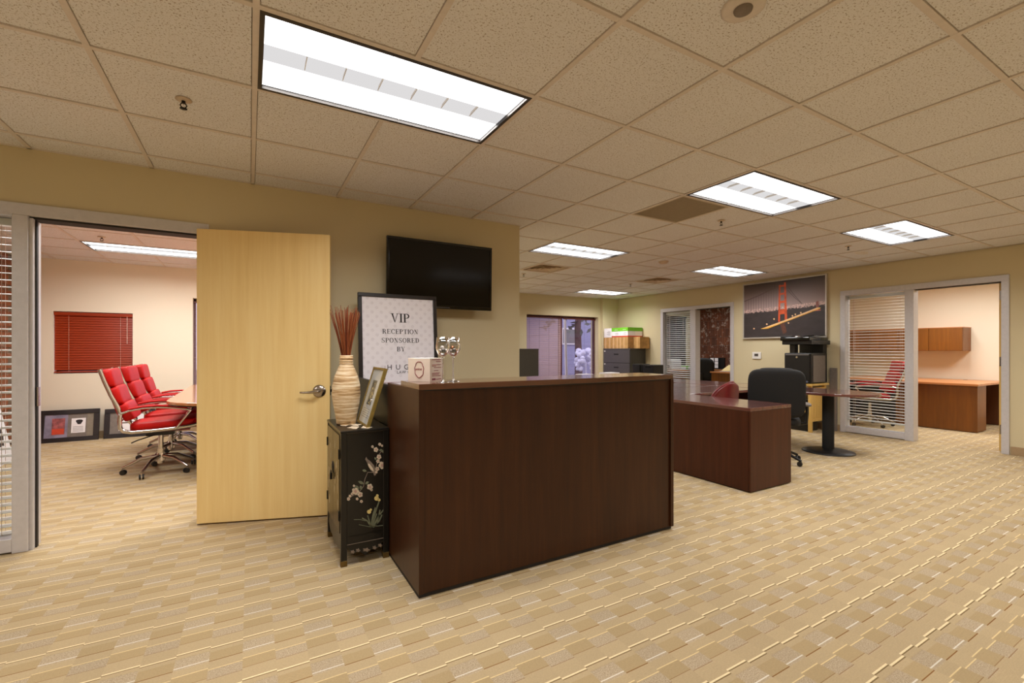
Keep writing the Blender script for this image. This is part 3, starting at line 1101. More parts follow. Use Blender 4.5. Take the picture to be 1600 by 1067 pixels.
MB().prism(apron(0), .004, .016, lambda a, b, h: (h, .034 + a * (CD - .068), b)).build('apron', M['lacquer'], t)
dm = (CD - .068) / 2
for k in range(2):
    y = .036 + k * dm
    dr = B(-.004, y, .185, .006, y + dm - .004, CH - .03).build('door', M['lacquer_door'], t, bevel=.0015)
    for z in (.26, .62):
        yy = y + (0.0 if k == 0 else dm - .012)
        B(-.009, yy - .004, z, -.003, yy + .012, z + .055).build('hinge', M['blackmetal'], dr)
    sp = MB()
    for q in range(9):
        yc, zc = y + dm * random.uniform(.2, .8), random.uniform(.28, .68)
        pl = [(yc + .011 * cos(a) * random.uniform(.6, 1.2), zc + .03 * sin(a) * random.uniform(.5, 1.3)) for a in [2 * pi * i / 7 for i in range(7)]]
        sp.prism(pl, -.0048, -.003, lambda a, b, h: (h, a, b))
    sp.build('inlay', plain('pale_inlay', (176, 158, 124), .4, vary=.1) if k == 0 else bpy.data.materials['pale_inlay'], dr)
lk = MB().lathe([(0, .008), (.02, .007), (.036, .003), (.037, 0)], n=20).xf(Matrix.Translation((-.004, .036 + dm - .002, .525)) @ Matrix.Rotation(radians(-90), 4, 'Y')).build('lock_plate', M['blackmetal'], t)
MB().box(-.022, .036 + dm - .012, .45, -.008, .036 + dm + .008, .49).tube([(-.015, .036 + dm - .01, .49), (-.016, .036 + dm - .002, .505), (-.015, .036 + dm + .006, .49)], .003, 6).build('padlock', M['blackmetal'], lk)
# inlay picture on the side that faces the room: coordinates read off the side panel
def sp_(cx, cy):
    u = (cx - 150) / 275.0
    top, bot = 136 - 24 * u, 885 - 55 * u
    return (u * CW, CH * (1 - (cy - top) / (bot - top)))
def flat(poly, name, mat, y=.0015, parent=t):
    return MB().prism([sp_(*p) for p in poly], .004, y, lambda a, b, h: (a, h, b)).build(name, mat, parent)
M['ivory'] = plain('ivory_inlay', (214, 196, 170), .45, vary=.08)
M['blush'] = plain('blush_inlay', (190, 150, 136), .45, vary=.08)
M['sage'] = plain('sage_inlay', (112, 116, 92), .5, vary=.1)
M['birdgrey'] = plain('bird_grey', (128, 112, 98), .5, vary=.1)
M['daff'] = plain('pale_yellow_inlay', (222, 200, 128), .45, vary=.06)
flat([(286, 290), (292, 276), (298, 288), (316, 300), (336, 322), (346, 346), (348, 376), (338, 380), (333, 366), (314, 346), (302, 324), (296, 306)], 'bird', M['birdgrey'])
flat([(300, 312), (312, 316), (330, 338), (336, 358), (318, 346), (306, 330)], 'bird_belly', M['ivory'], .0010)
def blossom(cx, cy, r):
    m = MB()
    for k in range(5):
        a = 2 * pi * k / 5 + cx
        px, py = cx + r * .62 * cos(a), cy + r * .62 * sin(a)
        pl = [sp_(px + r * .5 * cos(b), py + r * .5 * sin(b)) for b in [2 * pi * i / 7 for i in range(7)]]
        m.prism(pl, .004, .0013, lambda a_, b_, h: (a_, h, b_))
    o = m.build('blossom', M['ivory'], t)
    MB().prism([sp_(cx + r * .42 * cos(b), cy + r * .42 * sin(b)) for b in [2 * pi * i / 7 for i in range(7)]], .004, .0006, lambda a_, b_, h: (a_, h, b_)).build('stamen', M['blush'], o)
for b in ((348, 236, 13), (370, 206, 8), (328, 220, 7), (384, 214, 6), (366, 276, 13), (360, 300, 10), (385, 322, 20), (356, 342, 11), (350, 360, 7), (398, 216, 6),
          (230, 466, 19), (257, 484, 14), (313, 442, 16), (222, 436, 6), (191, 508, 9), (200, 492, 7), (212, 480, 7), (240, 508, 7), (264, 522, 8), (322, 458, 7)):
    blossom(*b)
def leafp(cx, cy, l, w, a):
    return [(cx + l * cos(a) * k - w * s * sin(a) * (1 - k * k), cy + l * sin(a) * k + w * s * cos(a) * (1 - k * k)) for k, s in ((-1, 0), (-.5, 1), (0, 1), (.5, 1), (1, 0), (.5, -1), (0, -1), (-.5, -1))]
for lf in ((262, 418, 18, 8, .4), (282, 352, 13, 7, .2), (240, 446, 15, 9, .9), (392, 246, 14, 6, .5), (376, 238, 10, 6, -.4), (262, 446, 12, 8, 1.2), (296, 420, 12, 7, -.6), (226, 440, 10, 6, .2), (345, 285, 9, 6, 1.0)):
    flat(leafp(*lf), 'leaf', M['sage'])
def stem(pts, w, name, mat):
    m = MB()
    for (a, b) in zip(pts, pts[1:]):
        dx, dy = b[0] - a[0], b[1] - a[1]
        l = sqrt(dx * dx + dy * dy)
        nx, ny = -dy / l * w, dx / l * w
        m.prism([sp_(a[0] + nx, a[1] + ny), sp_(a[0] - nx, a[1] - ny), sp_(b[0] - nx, b[1] - ny), sp_(b[0] + nx, b[1] + ny)], .004, .0018, lambda p, q, h: (p, h, q))
    m.build(name, mat, t)
stem([(405, 262), (380, 245), (366, 262), (350, 330), (330, 362), (300, 362), (284, 400), (276, 440), (250, 470), (200, 500)], 1.6, 'branch', M['birdgrey'])
for p in ([(322, 664), (338, 600), (360, 540), (366, 524)], [(318, 662), (330, 600), (345, 556)], [(330, 664), (366, 600), (398, 564)], [(320, 664), (296, 628), (268, 614)],
          [(334, 664), (368, 630), (384, 596)], [(316, 655), (306, 620), (300, 600)], [(345, 660), (362, 620), (372, 570)], [(326, 664), (345, 610), (352, 590)]):
    stem(p, 3.4, 'iris_leaf', M['sage'])
stem([(222, 622), (256, 622), (290, 630)], 1.2, 'grass_line', M['sage'])
stem([(250, 650), (310, 662), (390, 656)], 1.2, 'grass_line', M['sage'])
for c in ((352, 506, 14), (366, 514, 9), (356, 490, 8), (308, 580, 12), (318, 568, 7)):
    flat([(c[0] + c[2] * cos(2 * pi * i / 9), c[1] + c[2] * .9 * sin(2 * pi * i / 9)) for i in range(9)], 'daffodil', M['daff'])
stem([(163, 150), (408, 128), (408, 722), (163, 766), (163, 150)], 1.0, 'border_line', M['birdgrey'])
for k, (cx, cy) in enumerate(((215, 800), (245, 792), (292, 790), (340, 778), (372, 766))):
    flat([(cx + (18 if k == 2 else 11) * cos(a) * (1 + .3 * cos(5 * a)), cy + 9 * sin(a) * (1 + .3 * cos(5 * a))) for a in [2 * pi * i / 20 for i in range(20)]], 'apron_inlay', M['birdgrey'], .0022)
for k, (x, y) in enumerate(((.09, .10), (.12, .2), (.06, .24), (.16, .08), (.09, .30))):
    MB().prism([(x + .03 * cos(a) * (1 + .3 * sin(3 * a + k)), y + .045 * sin(a) * (1 + .25 * cos(4 * a))) for a in [2 * pi * i / 16 for i in range(16)]], CH, CH + .0006).build('top_inlay', M['ivory'], t)

# ------------------------------------------------------------------ vase with reeds
VX, VY, VZ = .535, 3.06, CH + .0007
vase = tag(MB().lathe([(0, 0), (.056, 0), (.060, .006), (.062, .03), (.070, .08), (.080, .13), (.0865, .19), (.084, .245), (.072, .30), (.054, .345), (.042, .372),
                       (.038, .39), (.0385, .415), (.041, .436), (.037, .436), (.034, .42), (.034, .38), (.05, .33), (.05, .1), (0, .08)], n=40)
           .build('vase', M['vase'], loc=(VX, VY, VZ)), 'tall cream vase wrapped in fibre on the black cabinet', 'vase')
for k, z in enumerate((.385, .400, .418)):
    MB().tube([(.0395 * cos(2 * pi * i / 28), .0395 * sin(2 * pi * i / 28), z) for i in range(28)], .004, 6, True).build('neck_band', M['vase'], vase)
rd = [wood('reed_%s' % c, a, b, d, 'z', .5) for c, a, b, d in (('rust', (104, 50, 22), (142, 74, 36), (172, 104, 62)), ('umber', (86, 38, 18), (124, 56, 26), (156, 82, 42)))]
first = None
for k in range(64):
    a = random.uniform(0, 2 * pi)
    r0 = .026 * sqrt(random.random())
    sp = random.uniform(.015, .098) if k % 3 else random.uniform(.07, .104)
    top = Vector((r0 * cos(a) * .4 + sp * cos(a), r0 * sin(a) * .4 + sp * sin(a) * .8, random.uniform(.69, .755)))
    p0 = Vector((r0 * cos(a), r0 * sin(a), .425))
    base = p0 - (top - p0) * .25
    mid = (p0 + top) / 2 + Vector((-.004 * cos(a), -.004 * sin(a), 0))
    o = MB().tube([base, p0, mid, top], [.0028, .0028, .0026, .0016], 5).build('reed', rd[k % 2], loc=(VX, VY, VZ))
    tag(o, 'thin rust-brown dried reed fanning out of the cream vase', 'reed', 'reeds in the vase')

# ------------------------------------------------------------------ small gold picture frame leaning on the desk side
t = thing('small_picture_frame', 'small gold framed certificate leaning on the reception desk side', 'picture frame', (.612, 2.838, CH))
lean = Matrix.Rotation(radians(17.0), 4, 'Y')
fw, fh = .292, .375
m = MB()
for a in ((0, 0, fw, .014), (0, fh - .014, fw, fh), (0, .014, .014, fh - .014), (fw - .014, .014, fw, fh - .014)):
    m.box(0, a[0], a[1], .022, a[2], a[3])
m.xf(lean).build('frame', M['gold'], t, bevel=.002)
B(.006, .014, .014, .018, fw - .014, fh - .014).xf(lean).build('mat_board', M['paper'], t)
def printed(name, y0, z0, y1, z1, x, mat, par=t):
    return B(x, y0, z0, x + .001, y1, z1).xf(lean).build(name, mat, par)
printed('photo_print', .095, .13, .20, .29, .0050, M['greyprint'])
ph = MB()
for k in range(26):
    y, z = random.uniform(.095, .185), random.uniform(.13, .275)
    ph.box(.0045, y, z, .0050, y + random.uniform(.006, .016), z + random.uniform(.006, .016))
ph.xf(lean).build('photo_detail', M['ink'], t)
ph = MB()
for k in range(12):
    y, z = random.uniform(.095, .185), random.uniform(.13, .275)
    ph.box(.0042, y, z, .0046, y + random.uniform(.006, .016), z + random.uniform(.006, .016))
ph.xf(lean).build('photo_highlight', M['manila'], t)
m = MB()
for k in range(5):
    m.box(.0050, .06, .05 + k * .013, .006, .235 - .02 * (k % 2), .0525 + k * .013)
m.xf(lean).build('printed_lines', M['greyprint'], t)
B(.004, .014, .014, .0048, fw - .014, fh - .014).xf(lean).build('glazing', M['pane'], t)

# ------------------------------------------------------------------ VIP sign
SW, SH = .668, .985
t = thing('vip_sign', 'large black framed VIP reception sponsor sign behind the desk', 'sign', (.757, 3.745, .7455))
lean = Matrix.Rotation(radians(-4.5), 4, 'X')
m = MB()
for a in ((0, 0, SW, .032), (0, SH - .032, SW, SH), (0, .032, .032, SH - .032), (SW - .032, .032, SW, SH - .032)):
    m.box(a[0], 0, a[1], a[2], .028, a[3])
m.xf(lean).build('frame', M['frame_black'], t, bevel=.004)
B(.03, .010, .03, SW - .03, .02, SH - .03).xf(lean).build('poster', M['damask'], t)

# serif capitals drawn as polygons (unit height, returns list of polygons and advance width)
def ring(cx, cy, rx, ry, t_side, t_top, a0=0, a1=360, n=22):
    o = []
    for k in range(n + 1):
        a = radians(a0 + (a1 - a0) * k / n)
        o.append(((cx + rx * cos(a), cy + ry * sin(a)), (cx + (rx - t_side) * cos(a), cy + (ry - t_top) * sin(a))))
    return [[o[k][0], o[k + 1][0], o[k + 1][1], o[k][1]] for k in range(n)]
def rect(x0, y0, x1, y1):
    return [(x0, y0), (x1, y0), (x1, y1), (x0, y1)]
ST, TH, SE = .19, .08, .065
def stemg(x, y0=0, y1=1, serif=True):
    g = [rect(x, y0, x + ST, y1)]
    if serif:
        g += [rect(x - .08, y0, x + ST + .08, y0 + SE), rect(x - .08, y1 - SE, x + ST + .08, y1)]
    return g
GL = {
    'I': (stemg(.10), .37),
    'V': ([[(.08, 1), (.27, 1), (.53, 0), (.44, 0)], [(.44, 0), (.50, 0), (.82, 1), (.75, 1)], rect(0, .95, .36, 1), rect(.64, .95, .92, 1)], .92),
    'P': (stemg(.10) + ring(.40, .73, .34, .27, .17, TH, -90, 90) + [rect(.25, .46, .42, .51), rect(.25, .95, .42, 1)], .78),
    'R': (stemg(.10) + ring(.40, .74, .32, .26, .16, TH, -90, 90) + [rect(.25, .48, .42, .53), rect(.25, .95, .42, 1), [(.40, .5), (.58, .5), (.80, .0), (.62, .0)], rect(.60, 0, .90, .05)], .90),
    'E': (stemg(.10) + [rect(.25, 0, .74, SE), rect(.25, .95, .72, 1), rect(.25, .48, .54, .53), rect(.69, 0, .74, .28), rect(.67, .74, .72, 1), rect(.50, .38, .55, .63)], .82),
    'C': (ring(.46, .5, .43, .52, .17, TH, 40, 320) + [rect(.74, .62, .80, 1.0), rect(.75, .12, .80, .24)], .90),
    'T': (stemg(.34, serif=False) + [rect(.24, 0, .61, SE), rect(.04, .95, .81, 1), rect(.04, .70, .09, 1), rect(.76, .70, .81, 1)], .86),
    'O': (ring(.47, .5, .44, .52, .17, TH, 0, 360, 30), .95),
    'N': ([rect(.16, 0, .21, 1), rect(.74, 0, .79, 1), [(.10, 1), (.30, 1), (.79, .0), (.62, .0)], rect(.03, 0, .34, SE), rect(.60, .95, .92, 1), rect(.0, .95, .28, 1)], .96),
    'S': (ring(.36, .745, .29, .275, .12, .06, 30, 270) + ring(.36, .262, .31, .282, .15, .06, -150, 90) + [rect(.58, .70, .63, 1.0), rect(.04, .0, .09, .32), [(.13, .62), (.26, .66), (.62, .36), (.50, .33)]], .74),
    'D': (stemg(.10) + ring(.38, .5, .46, .5, .17, TH, -90, 90) + [rect(.25, 0, .40, SE), rect(.25, .95, .40, 1)], .92),
    'B': (stemg(.10) + ring(.40, .745, .30, .255, .15, TH, -90, 90) + ring(.42, .26, .34, .26, .16, TH, -90, 90) + [rect(.25, 0, .43, SE), rect(.25, .95, .42, 1), rect(.25, .49, .43, .54)], .84),
    'Y': (stemg(.36, 0, .5, False) + [rect(.26, 0, .63, SE), [(.06, 1), (.26, 1), (.52, .44), (.38, .44)], [(.46, .44), (.51, .48), (.82, 1), (.75, 1)], rect(-.01, .95, .34, 1), rect(.64, .95, .92, 1)], .92),
    ' ': ([], .4),
}
def serif_line(word, cx, z, hgt, sp=.06):
    tot = sum(GL[c][1] for c in word) + sp * (len(word) - 1)
    x = cx - tot * hgt / 2
    m = MB()
    for c in word:
        for pl in GL[c][0]:
            m.add([(x + a * hgt, .0094, z + b * hgt) for a, b in pl], [tuple(range(len(pl)))])
        x += (GL[c][1] + sp) * hgt
    return m.xf(lean).build('lettering', M['ink'], t)
cx = .345
serif_line('VIP', cx, .748, .075)
serif_line('RECEPTION', cx, .651, .039)
serif_line('SPONSORED', cx, .577, .039)
serif_line('BY', cx, .503, .039)
rt = (pi / 2 - radians(4.5), 0, 0)
def on_sign(x, z):
    v = lean @ Vector((x, .0085, z))
    return v
M['ink2'] = plain('grey_ink', (74, 64, 68), .7, vary=0)
text('H U G', .060, M['ink2'], t, on_sign(.224, .352), rt, spacing=1.18)
text('LAW G', .033, M['ink2'], t, on_sign(.305, .318), rt, spacing=1.12)
MB().box(.207, .0088, .268, .2095, .0096, .385).box(.165, .0088, .245, .345, .0096, .2475).xf(lean).build('logo_rule', M['wine'], t)

# ------------------------------------------------------------------ television
t = thing('television', 'black flat television mounted high on the olive wall', 'television', (.997, 3.86, 1.628))
TW, TH_ = .992, .594
tl = Matrix.Rotation(radians(1.5), 4, 'X')
m = MB()
for a in ((0, 0, TW, .034), (0, TH_ - .022, TW, TH_), (0, .034, .022, TH_ - .022), (TW - .022, .034, TW, TH_ - .022)):
    m.box(a[0], 0, a[1], a[2], .03, a[3])
m.xf(tl).build('bezel', M['blackgloss'], t, bevel=.004)
B(.02, .006, .03, TW - .02, .028, TH_ - .02).xf(tl).build('screen', M['screen'], t)
B(.02, .030, .02, TW - .02, .055, TH_ - .02).xf(tl).build('back_shell', M['black'], t, bevel=.008)
B(.3, .055, .15, .7, .138, .45).build('wall_mount', M['blackmetal'], t)
B(.42, -.001, .008, .57, .001, .015).xf(tl).build('indicator_strip', M['graphite'], t)

# ------------------------------------------------------------------ on the reception counter
t = thing('gift_box', 'pale wine gift box printed with an oval wreath on the counter', 'box', (.838, 2.345, DH), radians(-52))
# local: front face on -y side, from x=-.14 to 0 ; side face on +x side
B(-.14, 0, 0, 0, .128, .128).build('carton', plain('cream_card', (240, 226, 214), .6, vary=.01), t, bevel=.001)
w = MB()
for (rx, rz, ph) in ((.029, .044, 0), (.027, .042, .4)):
    w.tube([(-.068 + (rx + .0015 * sin(9 * a + ph)) * cos(a), -.0008, .066 + (rz + .0015 * sin(7 * a + ph)) * sin(a)) for a in [2 * pi * i / 40 for i in range(40)]], .0011, 5, True)
w.build('wreath', M['wine'], t)
text('wine', .022, M['wine'], t, (-.094, -.0004, .062), (pi / 2, 0, 0), shear=.3)
w = MB()
for k, (z, a, b) in enumerate(((.118, .02, .11), (.108, .06, .11), (.090, .02, .115), (.083, .02, .06), (.075, .04, .115), (.058, .04, .085), (.045, .02, .10), (.038, .02, .09), (.030, .02, .11))):
    w.box(-.0001, a, z, .0006, b, z + .003)
w.box(-.0001, .02, .008, .0006, .055, .018).box(-.0001, .06, .010, .0006, .115, .014)
w.build('printed_lines', M['wine'], t)

glassm = bpy.data.materials.new('wine_glass_crystal')
glassm.use_nodes = True
gb = glassm.node_tree.nodes['Principled BSDF']
gb.inputs['Transmission Weight'].default_value = 1
gb.inputs['Roughness'].default_value = 0.0
gb.inputs['IOR'].default_value = 1.45
def wine_glass(loc, label, balls):
    t = thing('wine_glass', label, 'wine glass', loc, random.uniform(0, 3), 'wine glasses on the reception counter')
    MB().lathe([(0, .137), (.012, .139), (.027, .152), (.0375, .175), (.0385, .19), (.036, .212), (.0325, .24), (.0318, .24), (.0352, .212), (.0376, .19), (.0366, .176), (.026, .1535), (.011, .1412), (0, .140)][::-1], n=32).build('bowl', glassm, t)
    MB().lathe([(0, 0), (.036, 0), (.0365, .0012), (.022, .004), (.007, .008), (.0042, .02), (.0037, .07), (.0042, .12), (.008, .134), (.0, .137)][::-1], n=24).build('stem', glassm, t)
    w = MB()
    for k in range(16):
        a = -1.9 + k * .16
        for z in (.196, .204):
            w.tube([(.0372 * cos(a), .0372 * sin(a), z), (.0370 * cos(a + .07), .0370 * sin(a + .07), z + random.uniform(-.008, .008)), (.0368 * cos(a + .13), .0368 * sin(a + .13), z)], .0007, 4)
    w.build('etched_lettering', M['white'], t)
    return t
def bauble(loc, r, mat, label, cat='bauble', grp=None):
    o = tag(MB().pad((0, 0, 0), (r, r, r), e=1.0, nu=16, nv=10).build('bauble', mat, loc=loc), label, cat, grp)
    return o
for (gx, gy), lb, which in (((.894, 2.300), 'wine glass holding pearl baubles, beside the gift box', 'pearl'), ((.968, 2.335), 'wine glass with a bronze bauble, farther from the gift box', 'bronze')):
    wine_glass((gx, gy, DH), lb, which)
    for k, (dx, dy, dz) in enumerate(((.016, 0, .163), (-.015, .010, .163), (-.002, -.018, .166), (.0, .012, .180))):
        bz = which == 'bronze' and k in (0, 3)
        bauble((gx + dx, gy + dy, DH + dz + .004), .0115, M['bronzeball'] if bz else M['pearl'],
               ('shiny bronze bauble' if bz else 'pearly white bauble') + (' in the wine glass beside the gift box' if which == 'pearl' else ' in the wine glass farther from the gift box') + (', right one', ', left one', ', front one', ', top one')[k], grp='baubles in the wine glasses')

# ------------------------------------------------------------------ mahogany workstation group behind the reception
MH = .747
t = thing('pedestal_desk', 'mahogany desk with a solid end panel right of the reception desk', 'desk', (3.81, 2.44, 0))
B(0, 0, MH - .03, .635, 1.83, MH).build('desktop', M['mahog_top'], t, bevel=.003)
B(.0, .022, .01, .022, 1.81, MH - .031).build('back_panel', M['mahog'], t, bevel=.0015)
B(0, 0, .01, .632, .02, MH - .031).build('end_panel', M['mahog'], t, bevel=.003)
B(.61, .021, .01, .63, .5, MH - .031).build('front_panel', M['mahog'], t, bevel=.0015)
B(.02, .02, 0, .62, 1.8, .012).build('plinth', M['gasket'], t)
B(.022, 1.79, .01, .62, 1.81, MH - .031).build('end_panel', M['mahog'], t)
for k in range(2):
    dr = B(.63, .03, .04 + k * .335, .648, .48, .36 + k * .335).build('drawer', M['mahog'], t, bevel=.002)
    MB().cyl((.66, .2, .3 + k * .335), (.66, .32, .3 + k * .335), .005, n=8).build('drawer_pull', M['nickel'], dr)

def bridge(y0, y1, label):
    t = thing('bridge_desk', label, 'desk', (4.455, y0, 0), 0, 'mahogany bridge desks')
    B(0, 0, MH - .031, 1.40, y1 - y0, MH - .001).build('desktop', M['mahog_top'], t, bevel=.003)
    yb = (y1 - y0 - .03) if y0 < 4 else .01
    B(.02, yb, .14, 1.38, yb + .02, MH - .032).build('modesty_panel', M['mahog'], t)
    for x in (.03, 1.345):
        B(x, .06, 0, x + .025, y1 - y0 - .06, MH - .032).build('end_panel', M['mahog'], t)
bridge(3.60, 4.275, 'mahogany bridge desk joining the solid desk to the peninsula table')
bridge(4.29, 4.96, 'mahogany bridge desk in the row behind, back to back with the front one')

def bullet(xc, hw, y_end, y_tip, n=20):
    """outline: straight at y_end, half ellipse toward y_tip"""
    pl = [(xc + hw, y_end), (xc - hw, y_end)]
    ys = y_tip + (0.42 if y_tip < y_end else -.42)
    for k in range(n + 1):
        a = pi - pi * k / n
        pl.append((xc + hw * cos(a), ys + (y_tip - ys) * sin(a)))
    return pl
t = thing('peninsula_table', 'round ended mahogany peninsula table on a single black pedestal', 'table', (6.27, 2.95, 0))
pl = [(a - 6.27, b - 2.95) for a, b in bullet(6.27, .39, 4.275, 2.46)]
MB().prism(pl, MH - .03, MH).build('tabletop', M['mahog_top'], t, bevel=.004)
MB().cyl((-.05, .02, .03), (-.05, .02, MH - .03), .063, n=24).build('column', M['blackfab'], t)
MB().lathe([(0, .045), (.08, .045), (.2, .030), (.275, .012), (.28, 0), (0, 0)], c=(-.05, .02, 0), n=36).build('base_plate', M['black'], t)
B(-.37, 1.29, 0, .37, 1.315, MH - .031).build('end_panel', M['mahog'], t)
B(-.34, .35, MH - .06, -.05, .75, MH - .031).build('keyboard_tray', M['black'], t)
t = thing('peninsula_table', 'mahogany table continuing toward the window, behind the round ended one', 'table', (6.27, 5.6, 0))
pl = [(a - 6.27, b - 5.6) for a, b in bullet(6.27, .39, 4.29, 6.15)]
MB().prism(pl[::-1], MH - .03, MH).build('tabletop', M['mahog_top'], t, bevel=.004)
MB().cyl((-.05, .1, .03), (-.05, .1, MH - .03), .063, n=24).build('column', M['blackfab'], t)
MB().lathe([(0, .045), (.08, .045), (.2, .030), (.275, .012), (.28, 0), (0, 0)], c=(-.05, .1, 0), n=36).build('base_plate', M['black'], t)
B(-.37, -1.28, 0, .37, -1.255, MH - .031).build('end_panel', M['mahog'], t)
# loose papers on the far desks
tag(B(-.15, -.11, 0, .15, .11, .10).build('paper_stack', M['paper'], loc=(5.80, 6.48, .745)), 'white paper stack on the far worktop below the filing cabinet', 'papers')
tag(B(-.13, -.10, 0, .13, .10, .075).build('paper_stack', M['paper'], loc=(5.33, 6.62, .745)), 'lower white paper stack on the far worktop by the main window', 'papers')
t = thing('far_worktop', 'far mahogany worktop behind the reception counter', 'desk', (4.4, 6.25, 0))
B(0, 0, .715, 2.0, .70, .745).build('desktop', M['mahog_top'], t, bevel=.003)
for x in (.03, 1.94):
    B(x, .04, 0, x + .03, .66, .714).build('end_panel', M['mahog'], t)

# ------------------------------------------------------------------ task chairs
def five_star(t, r, zc, mat_leg, caster_mat, a0=0.0, hub=.03, leg_r=.018, arch=.05):
    MB().cyl((0, 0, zc - .03), (0, 0, zc + .05), hub, hub * .85, 16).build('hub', mat_leg, t)
    for k in range(5):
        a = a0 + 2 * pi * k / 5
        c, s = cos(a), sin(a)
        MB().tube([(c * .02, s * .02, zc + .02), (c * r * .5, s * r * .5, zc + .005), (c * r, s * r, zc - arch)], [leg_r * 1.2, leg_r, leg_r * .75], 8).build('base_leg', mat_leg, t)
        w = a + .9 * (k + 1)
        cs = MB()
        d = Vector((cos(w), sin(w), 0))
        n = Vector((-d.y, d.x, 0))
        p = Vector((c * r, s * r, .027)) + d * .012
        for sgn in (-1, 1):
            cs.cyl(p + n * (.006 * sgn), p + n * (.02 * sgn), .027, .024, 14)
        cs.build('caster', caster_mat, t)
        MB().cyl((c * r, s * r, zc - arch - .005), (c * r, s * r, .04), .008, n=8).build('caster_stem', mat_leg, t)

def task_chair(loc, rotz, label, mat):
    """faces local +x"""
    t = thing('task_chair', label, 'chair', loc, rotz, 'black task chairs')
    MB().pad((.02, 0, .475), (.25, .25, .055), e=.45).build('seat', mat, t)
    Mb = Matrix.Rotation(radians(-9), 3, 'Y')
    MB().pad((-.25, 0, .79), (.055, .275, .265), Mb, e=.38, nu=32, nv=16).build('backrest', mat, t)
    MB().pad((-.272, 0, 1.035), (.05, .16, .028), Mb, e=.5).build('headrest_roll', mat, t)
    MB().tube([(-.30, 0, .70), (-.30, 0, .50), (-.22, 0, .415), (-.02, 0, .405)], .025, 8, flat=.5).build('back_bar', M['black'], t)
    MB().box(-.11, -.10, .375, .11, .10, .42).build('tilt_mechanism', M['black'], t, bevel=.01)
    MB().cyl((0, 0, .10), (0, 0, .38), .026, n=14).build('gas_lift', M['black'], t)
    for s in (-1, 1):
        MB().tube([(-.02, s * .22, .43), (-.02, s * .31, .45), (-.03, s * .315, .56), (-.03, s * .315, .64)], .017, 8).build('arm_post', M['black'], t)
        MB().pad((.02, s * .315, .655), (.125, .04, .017), e=.5).build('arm_pad', M['greypanel'], t)
    MB().tube([(.05, -.1, .41), (.12, -.24, .40)], .006, 6).build('lever', M['blackmetal'], t)
    five_star(t, .30, .11, M['black'], M['black'], .3)
    return t
ch = task_chair((5.17, 3.03, 0), atan2(3.13, 5.22) + radians(4), 'black task chair pulled up behind the solid mahogany desk', M['blackfab'])
dup(ch, (10.0, 7.60, 0), radians(20), 'black task chair in the brick walled office')

# burgundy guest chair, back to us, pushed under the bridge desk
t = thing('guest_chair', 'burgundy rounded guest chair tucked between mahogany desks', 'chair', (4.74, 3.40, 0))
m = MB()
n = 14
rows = []
for j in range(9):
    v = j / 8
    half = .255 * sqrt(max(0.0, 1 - max(0, (v - .30) / .70) ** 2.4)) + .0
    row = []
    for k in range(n + 1):
        u = -1 + 2 * k / n
        x = u * max(half, .02)
        row.append((x, -.09 + .30 * (x ** 2) / .255 * .9 - .07 * v, .47 + .425 * v))
    rows.append(row)
vs, fs = [], []
W_ = n + 1
for r in rows:
    vs += r
for r in rows:
    vs += [(x, y + .045, z) for x, y, z in r]
H_ = len(rows) * W_
for j in range(8):
    for k in range(n):
        a = j * W_ + k
        fs.append((a, a + 1, a + W_ + 1, a + W_))
        fs.append((H_ + a + W_, H_ + a + W_ + 1, H_ + a + 1, H_ + a))
for j in range(8):
    for k in (0, n):
        a = j * W_ + k
        q = (a, a + W_, H_ + a + W_, H_ + a)
        fs.append(q if k == 0 else q[::-1])
for k in range(n):
    a = 8 * W_ + k
    fs.append((a, a + 1, H_ + a + 1, H_ + a))
    fs.append((k + 1, k, H_ + k, H_ + k + 1))
m.add(vs, fs, True)
bk = m.build('backrest', M['burgundy'], t)
sb = bk.modifiers.new('round', 'SUBSURF'); sb.levels = 1; sb.render_levels = 1
pip = [rows[j][0] for j in range(9)] + [rows[8][k] for k in range(1, n)] + [rows[8 - j][n] for j in range(9)]
MB().tube([(x, y + .02, z) for x, y, z in pip], .012, 6).build('piping', M['burgundy'], t)
MB().pad((0, .13, .44), (.25, .23, .05), e=.5).build('seat', M['burgundy'], t)
for x in (-.22, .22):
    for y in (-.06, .32):
        MB().cyl((x, y, 0), (x * .95, y, .43 if y > 0 else .72), .017, n=8).build('leg', M['pine'], t)

# ------------------------------------------------------------------ printer corner
t = thing('printer_stand', 'slatted pine stand carrying the black printer', 'stand', (7.42, 3.78, 0))
B(-.04, -.03, .715, .47, .55, .745).build('top', M['pine'], t, bevel=.003)
for x in (0, .40):
    for y in (0, .47):
        B(x, y, 0, x + .045, y + .045, .715).build('leg', M['pine'], t, bevel=.003)
for y in (.01, .48):
    B(.045, y, .60, .40, y + .025, .68).build('rail', M['pine'], t)
    B(.045, y, .16, .40, y + .025, .20).build('rail', M['pine'], t)
    for k in range(7):
        B(.058 + k * .049, y + .004, .20, .096 + k * .049, y + .018, .60).build('slat', M['pine'], t)
B(.01, .045, .30, .03, .47, .345).build('front_rail', M['pine'], t)

